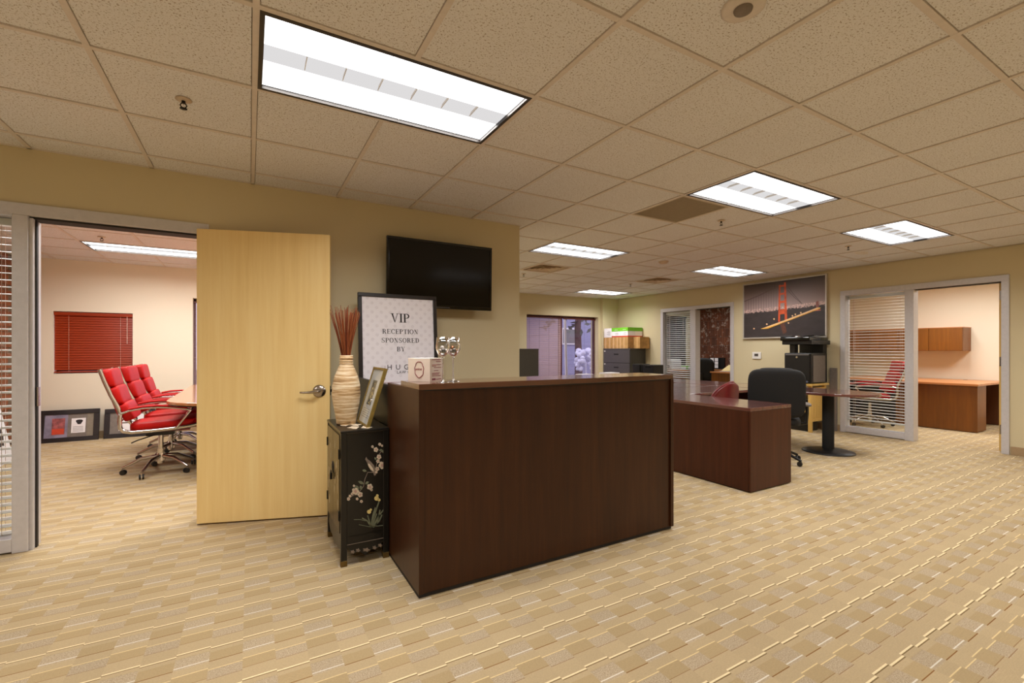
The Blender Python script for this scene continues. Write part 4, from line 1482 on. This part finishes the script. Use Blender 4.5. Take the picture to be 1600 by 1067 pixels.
t = thing('printer', 'black multifunction printer with raised scanner under the bridge picture', 'printer', (7.38, 3.76, .745))
B(0, 0, .01, .47, .40, .47).build('body', M['black'], t, bevel=.012)
B(-.012, .015, .05, 0, .385, .455).build('front_door', M['graphite_side'] if False else M['black'], t, bevel=.006)
B(-.014, .03, .435, -.008, .37, .447).build('front_trim', M['greypanel'], t)
MB().cyl((-.020, .2, .405), (-.010, .2, .405), .016, n=16).build('badge', M['chrome'], t)
B(-.016, .03, .028, -.010, .20, .040).build('tray_handle', M['printer_grey'], t)
B(-.016, .045, .02, -.011, .085, .045).build('blue_tab', plain('pale_blue_tab', (150, 160, 200), .4, vary=0), t)
B(.05, -.008, .02, .40, .0, .43).build('side_cover', M['printer_grey'], t, bevel=.004)
B(.02, .25, .47, .12, .33, .60).build('column', M['black'], t, bevel=.006)
B(.39, .02, .02, .50, .38, .60).build('rear_column', M['black'], t, bevel=.006)
sc_ = B(-.03, -.02, .60, .52, .42, .665).build('scanner_bed', M['black'], t, bevel=.008)
B(-.05, .0, .66, .50, .44, .715).build('scanner_lid', M['blackgloss'], sc_, bevel=.010)
B(-.045, .26, .715, .20, .44, .735).build('feeder', M['black'], sc_, bevel=.006)
MB().pad((.02, .21, .722), (.03, .05, .014), e=.8).build('feeder_roll', M['nickel'], sc_)
MB().obox((.26, .10, .733), (.34, .20, .010), Matrix.Rotation(radians(-5), 3, 'X')).build('paper_tray', M['blackgloss'], sc_)
tag(B(0, 0, 0, .03, .10, .98).build('grey_board', M['greypanel'], loc=(7.905, 3.655, 0), bevel=.003), 'narrow grey panel standing against the wall beside the printer', 'panel')
t = thing('paper_shredder', 'black bin shredder on the floor underneath the pine stand', 'shredder', (7.475, 3.845, 0))
B(.01, .01, 0, .29, .35, .40).build('bin', M['black'], t, bevel=.012)
B(-.01, -.01, .40, .31, .37, .50).build('head', M['black'], t, bevel=.012)
B(.05, .16, .50, .25, .19, .502).build('slot', M['dark_gap'], t)

t = thing('thermostat', 'white wall thermostat below the bridge picture', 'thermostat', (XR, 4.882, 1.10))
B(-.022, 0, 0, 0, .165, .125).build('case', M['white'], t, bevel=.006)
B(-.024, .05, .05, -.021, .12, .095).build('display', M['graphite'], t)

# ------------------------------------------------------------------ bridge picture (printed: gradients and flat shapes)
def pic_mat():
    p = NT('night_bay_print').set(.35)
    sp = p.n('ShaderNodeSeparateXYZ')
    p.link(p.objc(), sp.inputs[0])
    z = sp.outputs[2]
    y = sp.outputs[1]
    hor = p.math('ADD', .475, p.math('MULTIPLY', y, .035))
    sky = p.ramp(p.math('DIVIDE', z, 1.0), [(.44, lin((186, 160, 156))), (.62, lin((150, 130, 128))), (.98, lin((72, 62, 62)))])
    nz = p.noise(p.mapping(p.objc(), (1, 6, 14)), 1.0, 4)
    sea = p.mix(nz, lin((50, 44, 46)), lin((72, 64, 66)))
    mask = p.math('GREATER_THAN', z, hor)
    c = p.mix(mask, sea, sky)
    spk = p.noise(p.objc(), 60, 2)
    city = p.math('MULTIPLY', p.math('MULTIPLY', p.math('GREATER_THAN', z, p.math('SUBTRACT', hor, .02)), p.math('LESS_THAN', z, p.math('ADD', hor, .05))), p.math('GREATER_THAN', spk, .52))
    c = p.mix(p.math('MULTIPLY', city, .7), c, lin((232, 196, 186)))
    p.link(c, p.b.inputs['Base Color'])
    return p.m
t = thing('bridge_picture', 'wide silver framed night photograph of an orange suspension bridge', 'picture', (XR - .004, 5.218, 1.466))
PW, PH = 1.418, 1.006       # local: x toward the wall, +y runs to the photo's right (world -y)
t.rotation_euler = (0, 0, pi)
def pm(poly, name, mat, x):
    return MB().prism(poly, x, x + .0006, lambda a, b, h: (h, a, b)).build(name, mat, t)
m = MB()
for a in ((0, 0, PW, .022), (0, PH - .022, PW, PH), (0, .022, .022, PH - .022), (PW - .022, .022, PW, PH - .022)):
    m.box(.0, a[0], a[1], .036, a[2], a[3])
m.build('frame', M['silver'], t, bevel=.002)
B(.004, .02, .02, .024, PW - .02, PH - .02).build('print', pic_mat(), t)
orange = plain('bridge_orange', (206, 86, 46), .4, vary=.12, scale=14)
amber = plain('deck_glow', (238, 172, 60), .4, vary=.15, scale=9)
pale = plain('deck_pale', (240, 198, 150), .4, vary=.05)
dk = plain('cable_dark', (104, 86, 86), .5, vary=0)
def uv(cx, cy):
    """crop pixel of the reference print -> metres on the print"""
    u = (cx - 115) / 1135.0
    top = 232 - 148 * u
    bot = 975 - 42 * u
    # perspective foreshortening along the wall
    u2 = u * (1 + .22 * (1 - u)) if u < 1 else u
    return (u2 * PW, PH * (1 - (cy - top) / (bot - top)))
def P2(lst, name, mat, x):
    return pm([uv(*q) for q in lst], name, mat, x)
P2([(118, 462), (330, 372), (560, 258), (590, 240), (592, 250), (560, 270), (330, 386), (118, 474)], 'main_cable', dk, .0245)
P2([(690, 250), (770, 360), (890, 490), (896, 488), (776, 352), (694, 240)], 'far_cable', dk, .0245)
P2([(700, 320), (800, 420), (900, 500), (904, 497), (806, 414), (706, 312)], 'far_cable', dk, .0245)
for k in range(13):
    cx = 150 + k * 33
    top = 462 - (cx - 118) * .50
    P2([(cx, top), (cx + 4, top), (cx + 4, 600), (cx, 600)], 'hanger', dk, .0244)
P2([(584, 240), (604, 238), (600, 735), (574, 738)], 'tower_leg', orange, .0252)
P2([(652, 205), (676, 200), (694, 700), (662, 712)], 'tower_leg', orange, .0252)
for (a, b) in ((240, 262), (345, 372), (452, 482), (566, 632)):
    P2([(590, a + 6), (676, a - 6), (680, b - 6), (590, b + 6)], 'tower_strut', orange, .0254)
P2([(345, 834), (590, 740), (860, 640), (1110, 538), (1160, 540), (1150, 556), (900, 650), (640, 750), (440, 830), (390, 836)], 'bridge_deck', amber, .0258)
P2([(360, 830), (600, 738), (860, 636), (1110, 540), (1150, 544), (870, 652), (600, 756), (420, 820)], 'deck_light', pale, .0262)
P2([(600, 770), (660, 755), (690, 880), (640, 900)], 'water_reflection', plain('reflection_print', (96, 58, 44), .5, vary=.1), .0245)
P2([(1090, 470), (1100, 455), (1126, 452), (1136, 530), (1088, 536)], 'far_tower', plain('far_tower_print', (148, 92, 84), .5, vary=.05), .0246)
P2([(1060, 575), (1160, 566), (1160, 580), (1060, 590)], 'shore_lights', plain('shore_print', (190, 110, 96), .5, vary=.1), .0246)
for c in ((258, 832), (712, 752), (520, 700), (425, 770), (805, 635), (880, 612), (765, 655)):
    P2([(c[0] + 11 * cos(2 * pi * i / 8), c[1] + 11 * sin(2 * pi * i / 8)) for i in range(8)], 'lamp_dot', pale, .0264)

# ------------------------------------------------------------------ filing cabinets and boxes
def filing(loc, w, d, h, n, label, rotz=0):
    """front faces local -x, width along y"""
    t = thing('filing_cabinet', label, 'filing cabinet', loc, rotz, 'grey steel filing cabinets')
    B(.012, 0, .02, d, w, h).build('body', M['graphite_side'], t, bevel=.004)
    B(-.004, -.003, h - .03, d + .002, w + .003, h).build('top', M['graphite'], t, bevel=.004)
    hh = (h - .07) / n
    for k in range(n):
        z = .04 + k * hh
        dr = B(-.006, .012, z + .004, .012, w - .012, z + hh - .004).build('drawer', M['graphite'], t, bevel=.003)
        B(-.010, w / 2 - .075, z + hh * .62, -.004, w / 2 + .075, z + hh * .70).build('handle', M['dark_gap'], dr)
        B(-.009, w - .08, z + hh - .045, -.005, w - .035, z + hh - .022).build('label_holder', M['white'], dr)
    return t
FX, FY, FH = 7.45, 7.63, 1.30
filing((FX, FY, 0), .90, .48, FH, 4, 'wide grey lateral filing cabinet in the corner under cardboard boxes')
filing((4.62, 8.02, 0), .50, .62, 1.29, 4, 'narrow grey filing cabinet left of the main window')
def carton(x0, y0, z0, x1, y1, z1, label, tapes=(), grp='cardboard boxes on the filing cabinet', loc=None):
    t = thing('cardboard_box', label, 'box', (x0, y0, z0), 0, grp)
    L, W, H = x1 - x0, y1 - y0, z1 - z0
    B(0, 0, 0, L, W, H).build('carton', M['cardboard'], t, bevel=.003)
    for f in tapes:
        B(-.0012, W * f - .022, .0, .001, W * f + .022, H + .001).build('tape', M['tape'], t)
    return t
z = FH
carton(FX + .01, FY + .62, z, FX + .17, FY + .90, z + .262, 'cardboard box at the far end of the filing cabinet top', (.25, .75))
carton(FX + .01, FY + .35, z, FX + .17, FY + .61, z + .262, 'cardboard box second from far end on the filing cabinet', (.3, .8))
carton(FX + .01, FY + .08, z, FX + .17, FY + .34, z + .262, 'taped cardboard box at the near front of the filing cabinet', (.5, .95))
carton(FX + .18, FY - .12, z, FX + .475, FY + .30, z + .262, 'cardboard box jutting out beside the right wall on the filing cabinet', (.2,))
def ream(x0, y0, label, band=True):
    t = thing('paper_box', label, 'box', (x0, y0, z + .2655), 0, 'paper boxes topping the filing cabinet')
    w, d, h = .26, .225, .215
    B(0, 0, 0, d, w, h).build('carton', M['paper'], t, bevel=.003)
    if band:
        B(-.002, -.002, h * .62, d + .002, w + .002, h + .002).build('green_lid', M['green'], t)
        B(-.0015, -.0015, .0, d + .0015, w + .0015, .028).build('red_band', M['redprint'], t)
        B(-.003, .06, h * .76, -.0018, .16, h * .80).build('print_line', M['white'], t)
    for k in range(3 if band else 5):
        B(-.0012, .03, .05 + k * .022, .0, .13 + .03 * (k % 2), .056 + k * .022).build('print_line', M['greyprint'], t)
    return t
ream(FX + .012, FY + .63, 'plain white paper box at the left end of the top row', False)
ream(FX + .012, FY + .36, 'green lidded paper box in the middle front of the top row')
ream(FX + .012, FY + .09, 'green lidded paper box at the near front corner of the top row')
ream(FX + .245, FY + .09, 'green lidded paper box at the rear right of the top row')
t = thing('black_tray_unit', 'black desktop tray unit in front of the lateral filing cabinet', 'tray', (6.95, 6.85, 0))
B(0, 0, 0, .30, .20, .97).build('body', M['black'], t, bevel=.01)
B(.0, -.36, 0, .30, -.10, .965).build('second_body', M['black'], t, bevel=.01)
B(-.002, -.30, .90, .0, -.16, .94).build('front_slot', M['dark_gap'], t)
MB().pad((.31, -.33, .955), (.012, .012, .012), e=1).build('button', M['white'], t)
B(.02, -.12, 0, .28, 0.02, .955).build('bridge_piece', M['dark_gap'], t)

# ------------------------------------------------------------------ conference room
t = thing('conference_table', 'long pale topped conference table partly hidden by the open door', 'table', (-.05, 6.6, 0))
def bo(n=16):
    pl = []
    for k in range(n + 1):
        a = pi + pi * k / n
        pl.append((.66 * cos(a), -1.0 + .55 * sin(a)))
    return pl + [(.66, 1.35), (-.66, 1.35)]
MB().prism(bo(), .735, .765).build('tabletop', wood('table_top', (150, 96, 58), (176, 120, 78), (198, 144, 100), 'y', .18, .4), t, bevel=.006)
MB().prism([(a * .985, b * .99) for a, b in bo()], .722, .735).build('apron', M['espresso'], t)
for y in (-.75, .75):
    B(-.28, y - .04, 0, .28, y + .04, .69).build('leg_panel', M['espresso'], t, bevel=.004)
B(-.03, -.71, .12, .03, .71, .5).build('stretcher', M['espresso'], t)

def red_chair(loc, rotz, label):
    """faces local +x; padded executive chair with chrome side frames"""
    t = thing('red_office_chair', label, 'chair', loc, rotz, 'red padded office chairs')
    hw = .245
    side = [(-.435, 1.075), (-.40, .96), (-.355, .83), (-.30, .70), (-.285, .64), (-.292, .575), (-.287, .51), (-.26, .475), (-.20, .460), (-.05, .462), (.12, .470), (.27, .486), (.33, .50)]
    for s in (-1, 1):
        MB().tube([(x, s * hw, z) for x, z in side], .019, 8, flat=1.0).build('side_frame', M['chrome'], t)
    # back pads
    seg = [((-.405, .985), .085, 12), ((-.348, .815), .088, 16), ((-.272, .655), .085, 22)]
    for (x, zz), hh, an in seg:
        Mr = Matrix.Rotation(radians(-an), 3, 'Y')
        MB().pad((x + .022, 0, zz), (.046, hw - .006, hh + .006), Mr, e=.30, nu=32, nv=14).build('back_pad', M['red'], t)
    MB().obox((-.372, 0, .85), (.012, 2 * hw - .02, .46), Matrix.Rotation(radians(-18), 3, 'Y')).build('back_shell', M['red'], t)
    for zx in ((-.405, 1.0), (-.285, .565)):
        MB().cyl((zx[0] - .012, -hw, zx[1]), (zx[0] - .012, hw, zx[1]), .009, n=8).build('cross_bar', M['chrome'], t)
    MB().pad((.045, 0, .508), (.275, hw - .006, .046), Matrix.Rotation(radians(-3), 3, 'Y'), e=.30, nu=32, nv=14).build('seat_cushion', M['red'], t)
    MB().pad((.315, 0, .505), (.045, hw - .008, .050), e=.6).build('seat_front', M['red'], t)
    MB().obox((.03, 0, .452), (.46, 2 * hw - .03, .018), Matrix.Identity(3)).build('seat_shell', M['burgundy'], t)
    for s in (-1, 1):
        y = s * (hw + .022)
        arm = [(-.285, .645), (-.22, .672), (-.12, .690), (0, .694), (.12, .682), (.24, .66), (.27, .645), (.255, .625), (.21, .56), (.15, .475)]
        MB().tube([(x, y, z) for x, z in arm], .0115, 8).build('arm_loop', M['chrome'], t)
        MB().tube([(x, y, z + .017) for x, z in arm[1:6]], .020, 8, flat=.55).build('arm_pad', M['red'], t)
        MB().cyl((-.287, s * hw, .64), (-.287, y, .645), .011, n=8).cyl((.15, s * hw * .98, .475), (.15, y, .475), .011, n=8).build('arm_bracket', M['chrome'], t)
    MB().box(-.12, -.08, .385, .12, .08, .445).build('tilt_mechanism', M['black'], t, bevel=.012)
    MB().tube([(-.02, -.06, .40), (-.16, -.22, .375), (-.20, -.26, .36)], .006, 6).build('lever', M['black'], t)
    MB().cyl((0, 0, .20), (0, 0, .40), .022, n=16).build('gas_lift', M['chrome'], t)
    MB().cyl((0, 0, .09), (0, 0, .24), .030, n=16).build('lift_sleeve', M['chrome'], t)
    five_star(t, .315, .145, M['chrome'], M['black'], .55, .04, .017, .075)
    return t
rc = red_chair((-.80, 5.93, 0), radians(2), 'red padded chair nearest the doorway at the conference table')
dup(rc, (-.80, 6.66, 0), radians(-1), 'red padded chair in the middle of the conference table row')
dup(rc, (-.80, 7.38, 0), radians(1), 'red padded chair farthest from the doorway at the conference table')
dup(rc, (9.05, 3.68, 0), radians(128), 'red padded chair at the desk in the right office, behind the blind')

def leaning_frame(loc, w, h, label, kind):
    t = thing('framed_print', label, 'picture frame', loc, 0, 'black frames on the conference room floor')
    L = Matrix.Rotation(radians(-11), 4, 'X')
    m = MB()
    b = .062
    for a in ((0, 0, w, b), (0, h - b, w, h), (0, b, b, h - b), (w - b, b, w, h - b)):
        m.box(a[0], 0, a[1], a[2], .03, a[3])
    m.xf(L).build('frame', M['frame_black'], t, bevel=.004)
    B(b, .012, b, w - b, .022, h - b).xf(L).build('mat_board', M['mat_grey'], t)
    def pr(x0, z0, x1, z1, name, mat, y=.0105):
        B(x0, y, z0, x1, y + .002, z1).xf(L).build(name, mat, t)
    if kind == 0:
        pr(b, b, w * .47, h - b, 'lilac_panel', plain('lilac_print', (138, 130, 150), .6, vary=.14, scale=9), .0112)
        pr(w * .215, h * .235, w * .425, h * .74, 'red_print', plain('red_grey_print', (156, 84, 84), .6, vary=.28, scale=20), .0098)
        pr(w * .225, h * .25, w * .415, h * .42, 'red_band', M['redprint'], .0092)
        pr(w * .53, h * .265, w * .765, h * .72, 'white_card', M['paper'], .0098)
        MB().prism([(w * .66 + .033 * cos(a) * (1 + .3 * sin(3 * a)), h * .60 + .040 * sin(a) * (1 + .2 * cos(2 * a))) for a in [2 * pi * i / 14 for i in range(14)]], .0092, .0097, lambda p, q, k: (p, k, q)).xf(L).build('portrait_blot', M['ink'], t)
        for k in range(4):
            pr(w * .56, h * (.31 + .045 * k), w * .73, h * (.322 + .045 * k), 'printed_line', M['greyprint'], .0094)
        pr(w * .79, b, w - b, h - b, 'grey_strip', plain('grey_strip', (138, 128, 112), .7, vary=.04), .0112)
    else:
        pr(w * .27, h * .53, w * .74, h * .79, 'white_card', M['paper'], .0098)
        pr(w * .27, h * .24, w * .74, h * .48, 'white_card', M['paper'], .0098)
leaning_frame((-2.48, 8.49, 0), .63, .44, 'black frame with red print and white card leaning on the conference wall', 0)
leaning_frame((-1.80, 8.50, 0), .60, .42, 'black frame with two white cards leaning behind the red chair', 1)
# large artwork leaning by the brick wall, seen through the sidelight blind
t = thing('leaning_artwork', 'large white bordered red and black artwork behind the left sidelight blind', 'picture', (-2.28, 6.42, 0), radians(95))
L = Matrix.Rotation(radians(-10), 4, 'X')
B(0, 0, 0, 1.05, .03, 1.42).xf(L).build('board', M['paper'], t, bevel=.002)
redp = plain('artwork_red', (190, 60, 46), .6, vary=.2, scale=6)
blk = plain('artwork_black', (60, 50, 54), .6, vary=.2, scale=8)
for k in range(16):
    x, zz, r = random.uniform(.22, .88), random.uniform(.25, 1.2), random.uniform(.06, .15)
    MB().prism([(x + r * cos(a) * random.uniform(.6, 1.2), zz + 1.3 * r * sin(a) * random.uniform(.6, 1.2)) for a in [2 * pi * i / 9 for i in range(9)]], -.0008 - k * .0002, .001, lambda p, q, h: (p, h, q)).xf(L).build('painted_shape', redp if k % 2 else blk, t)

# ------------------------------------------------------------------ right office
t = thing('office_desk', 'orange cherry desk with end pedestal in the right office', 'desk', (9.50, 2.48, 0))
B(0, 0, .712, 1.43, 2.05, .745).build('desktop', M['oak_top'], t, bevel=.003)
B(.06, .03, .01, .46, 1.02, .711).build('pedestal', M['oak'], t, bevel=.002)
B(.05, .02, .01, .06, 1.03, .711).build('front_panel', M['oak'], t)
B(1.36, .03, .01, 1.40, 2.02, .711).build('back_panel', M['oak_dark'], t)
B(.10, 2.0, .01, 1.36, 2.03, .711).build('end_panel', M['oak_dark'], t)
B(.62, 1.03, .02, .64, 2.0, .711).build('modesty_panel', M['espresso'], t)  # near-black panel, its colour stands for the kneehole shadow
MB().cyl((1.30, .5, .7452), (1.30, .5, .748), .03, n=16).build('grommet', M['black'], t)
t = thing('wall_cabinet', 'orange cherry overhead cabinet on the right office wall', 'cabinet', (10.56, 2.95, 1.248))
B(.02, 0, 0, .39, 1.80, .40).build('body', M['oak'], t, bevel=.002)
B(-.004, -.004, .40, .39, 1.804, .412).build('top', M['oak_top'], t)
for k in range(4):
    B(0, .004 + k * .45, .004, .019, .446 + k * .45, .396).build('door', M['oak'], t, bevel=.002)

# ------------------------------------------------------------------ brick walled office
t = thing('office_desk', 'orange cherry desk in the brick walled office', 'desk', (9.70, 6.20, 0))
B(0, 0, .712, .85, 1.05, .745).build('desktop', M['oak_top'], t, bevel=.003)
B(.03, .02, .01, .06, 1.03, .711).build('front_panel', M['oak'], t)
for y in (.02, 1.0):
    B(.06, y, .01, .80, y + .03, .711).build('end_panel', M['oak'], t)
t = thing('desk_return', 'orange wooden return top behind the black chair in brick office', 'desk', (10.40, 7.27, 0))
B(0, 0, .735, .52, 1.10, .765).build('desktop', M['oak_top'], t, bevel=.003)
B(.46, .04, 0, .49, 1.06, .734).build('back_panel', M['oak_dark'], t)
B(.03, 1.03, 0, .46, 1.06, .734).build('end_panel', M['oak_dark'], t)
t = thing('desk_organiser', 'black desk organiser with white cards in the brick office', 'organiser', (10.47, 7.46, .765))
B(0, 0, 0, .12, .46, .02).build('base', M['black'], t)
B(.08, 0, .02, .12, .46, .30).build('back', M['black'], t)
for k in range(3):
    for j in range(2):
        o = B(.05, .16 + j * .13, .03 + k * .09, .055, .26 + j * .13, .11 + k * .09).build('card', M['paper'], t)
for k in range(3):
    B(.045, .145 + k * .13, .02, .08, .152 + k * .13, .30).build('divider', M['black'], t)
tag(B(-.16, -.24, 0, .16, .24, .006).xf(Matrix.Rotation(radians(-24), 4, 'Y')).build('manila_folder', M['manila'], loc=(9.98, 6.80, .83)), 'open manila folder on the brick office desk', 'folder')
tag(B(-.14, -.2, 0, .14, .2, .012).build('paper_stack', M['paper'], loc=(9.92, 6.85, .746)), 'low paper stack under the manila folder', 'papers')
t = thing('white_printer', 'white desktop printer behind the left office blind', 'printer', (9.28, 8.06, .752))
B(0, 0, 0, .38, .40, .26).build('body', plain('pale_grey_plastic', (190, 186, 190), .5, vary=.02), t, bevel=.02)
B(.02, .02, .26, .36, .38, .285).build('lid', M['white'], t, bevel=.006)
B(-.004, .05, .06, .001, .35, .12).build('output_slot', M['graphite'], t)

t = thing('credenza', 'orange wooden credenza by the window of the brick walled office', 'cabinet', (9.15, 8.0, 0))
B(0, 0, .72, 1.12, .52, .751).build('top', M['oak_top'], t, bevel=.003)
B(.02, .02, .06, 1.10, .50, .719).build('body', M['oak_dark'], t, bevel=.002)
B(.04, .05, 0, 1.08, .48, .06).build('plinth', M['gasket'], t)
for k in range(2):
    B(.03 + k * .54, .002, .08, .56 + k * .53, .02, .71).build('door', M['oak'], t, bevel=.002)
t = thing('desk_tray', 'low tray of green and white packets beside the white printer', 'tray', (9.82, 8.10, .752))
B(0, 0, 0, .40, .30, .02).build('tray', M['black'], t, bevel=.003)
for k in range(4):
    B(.02 + k * .093, .03, .02, .095 + k * .093, .27, .075 + .02 * (k % 2)).build('packet', M['green'] if k % 2 else M['paper'], t)
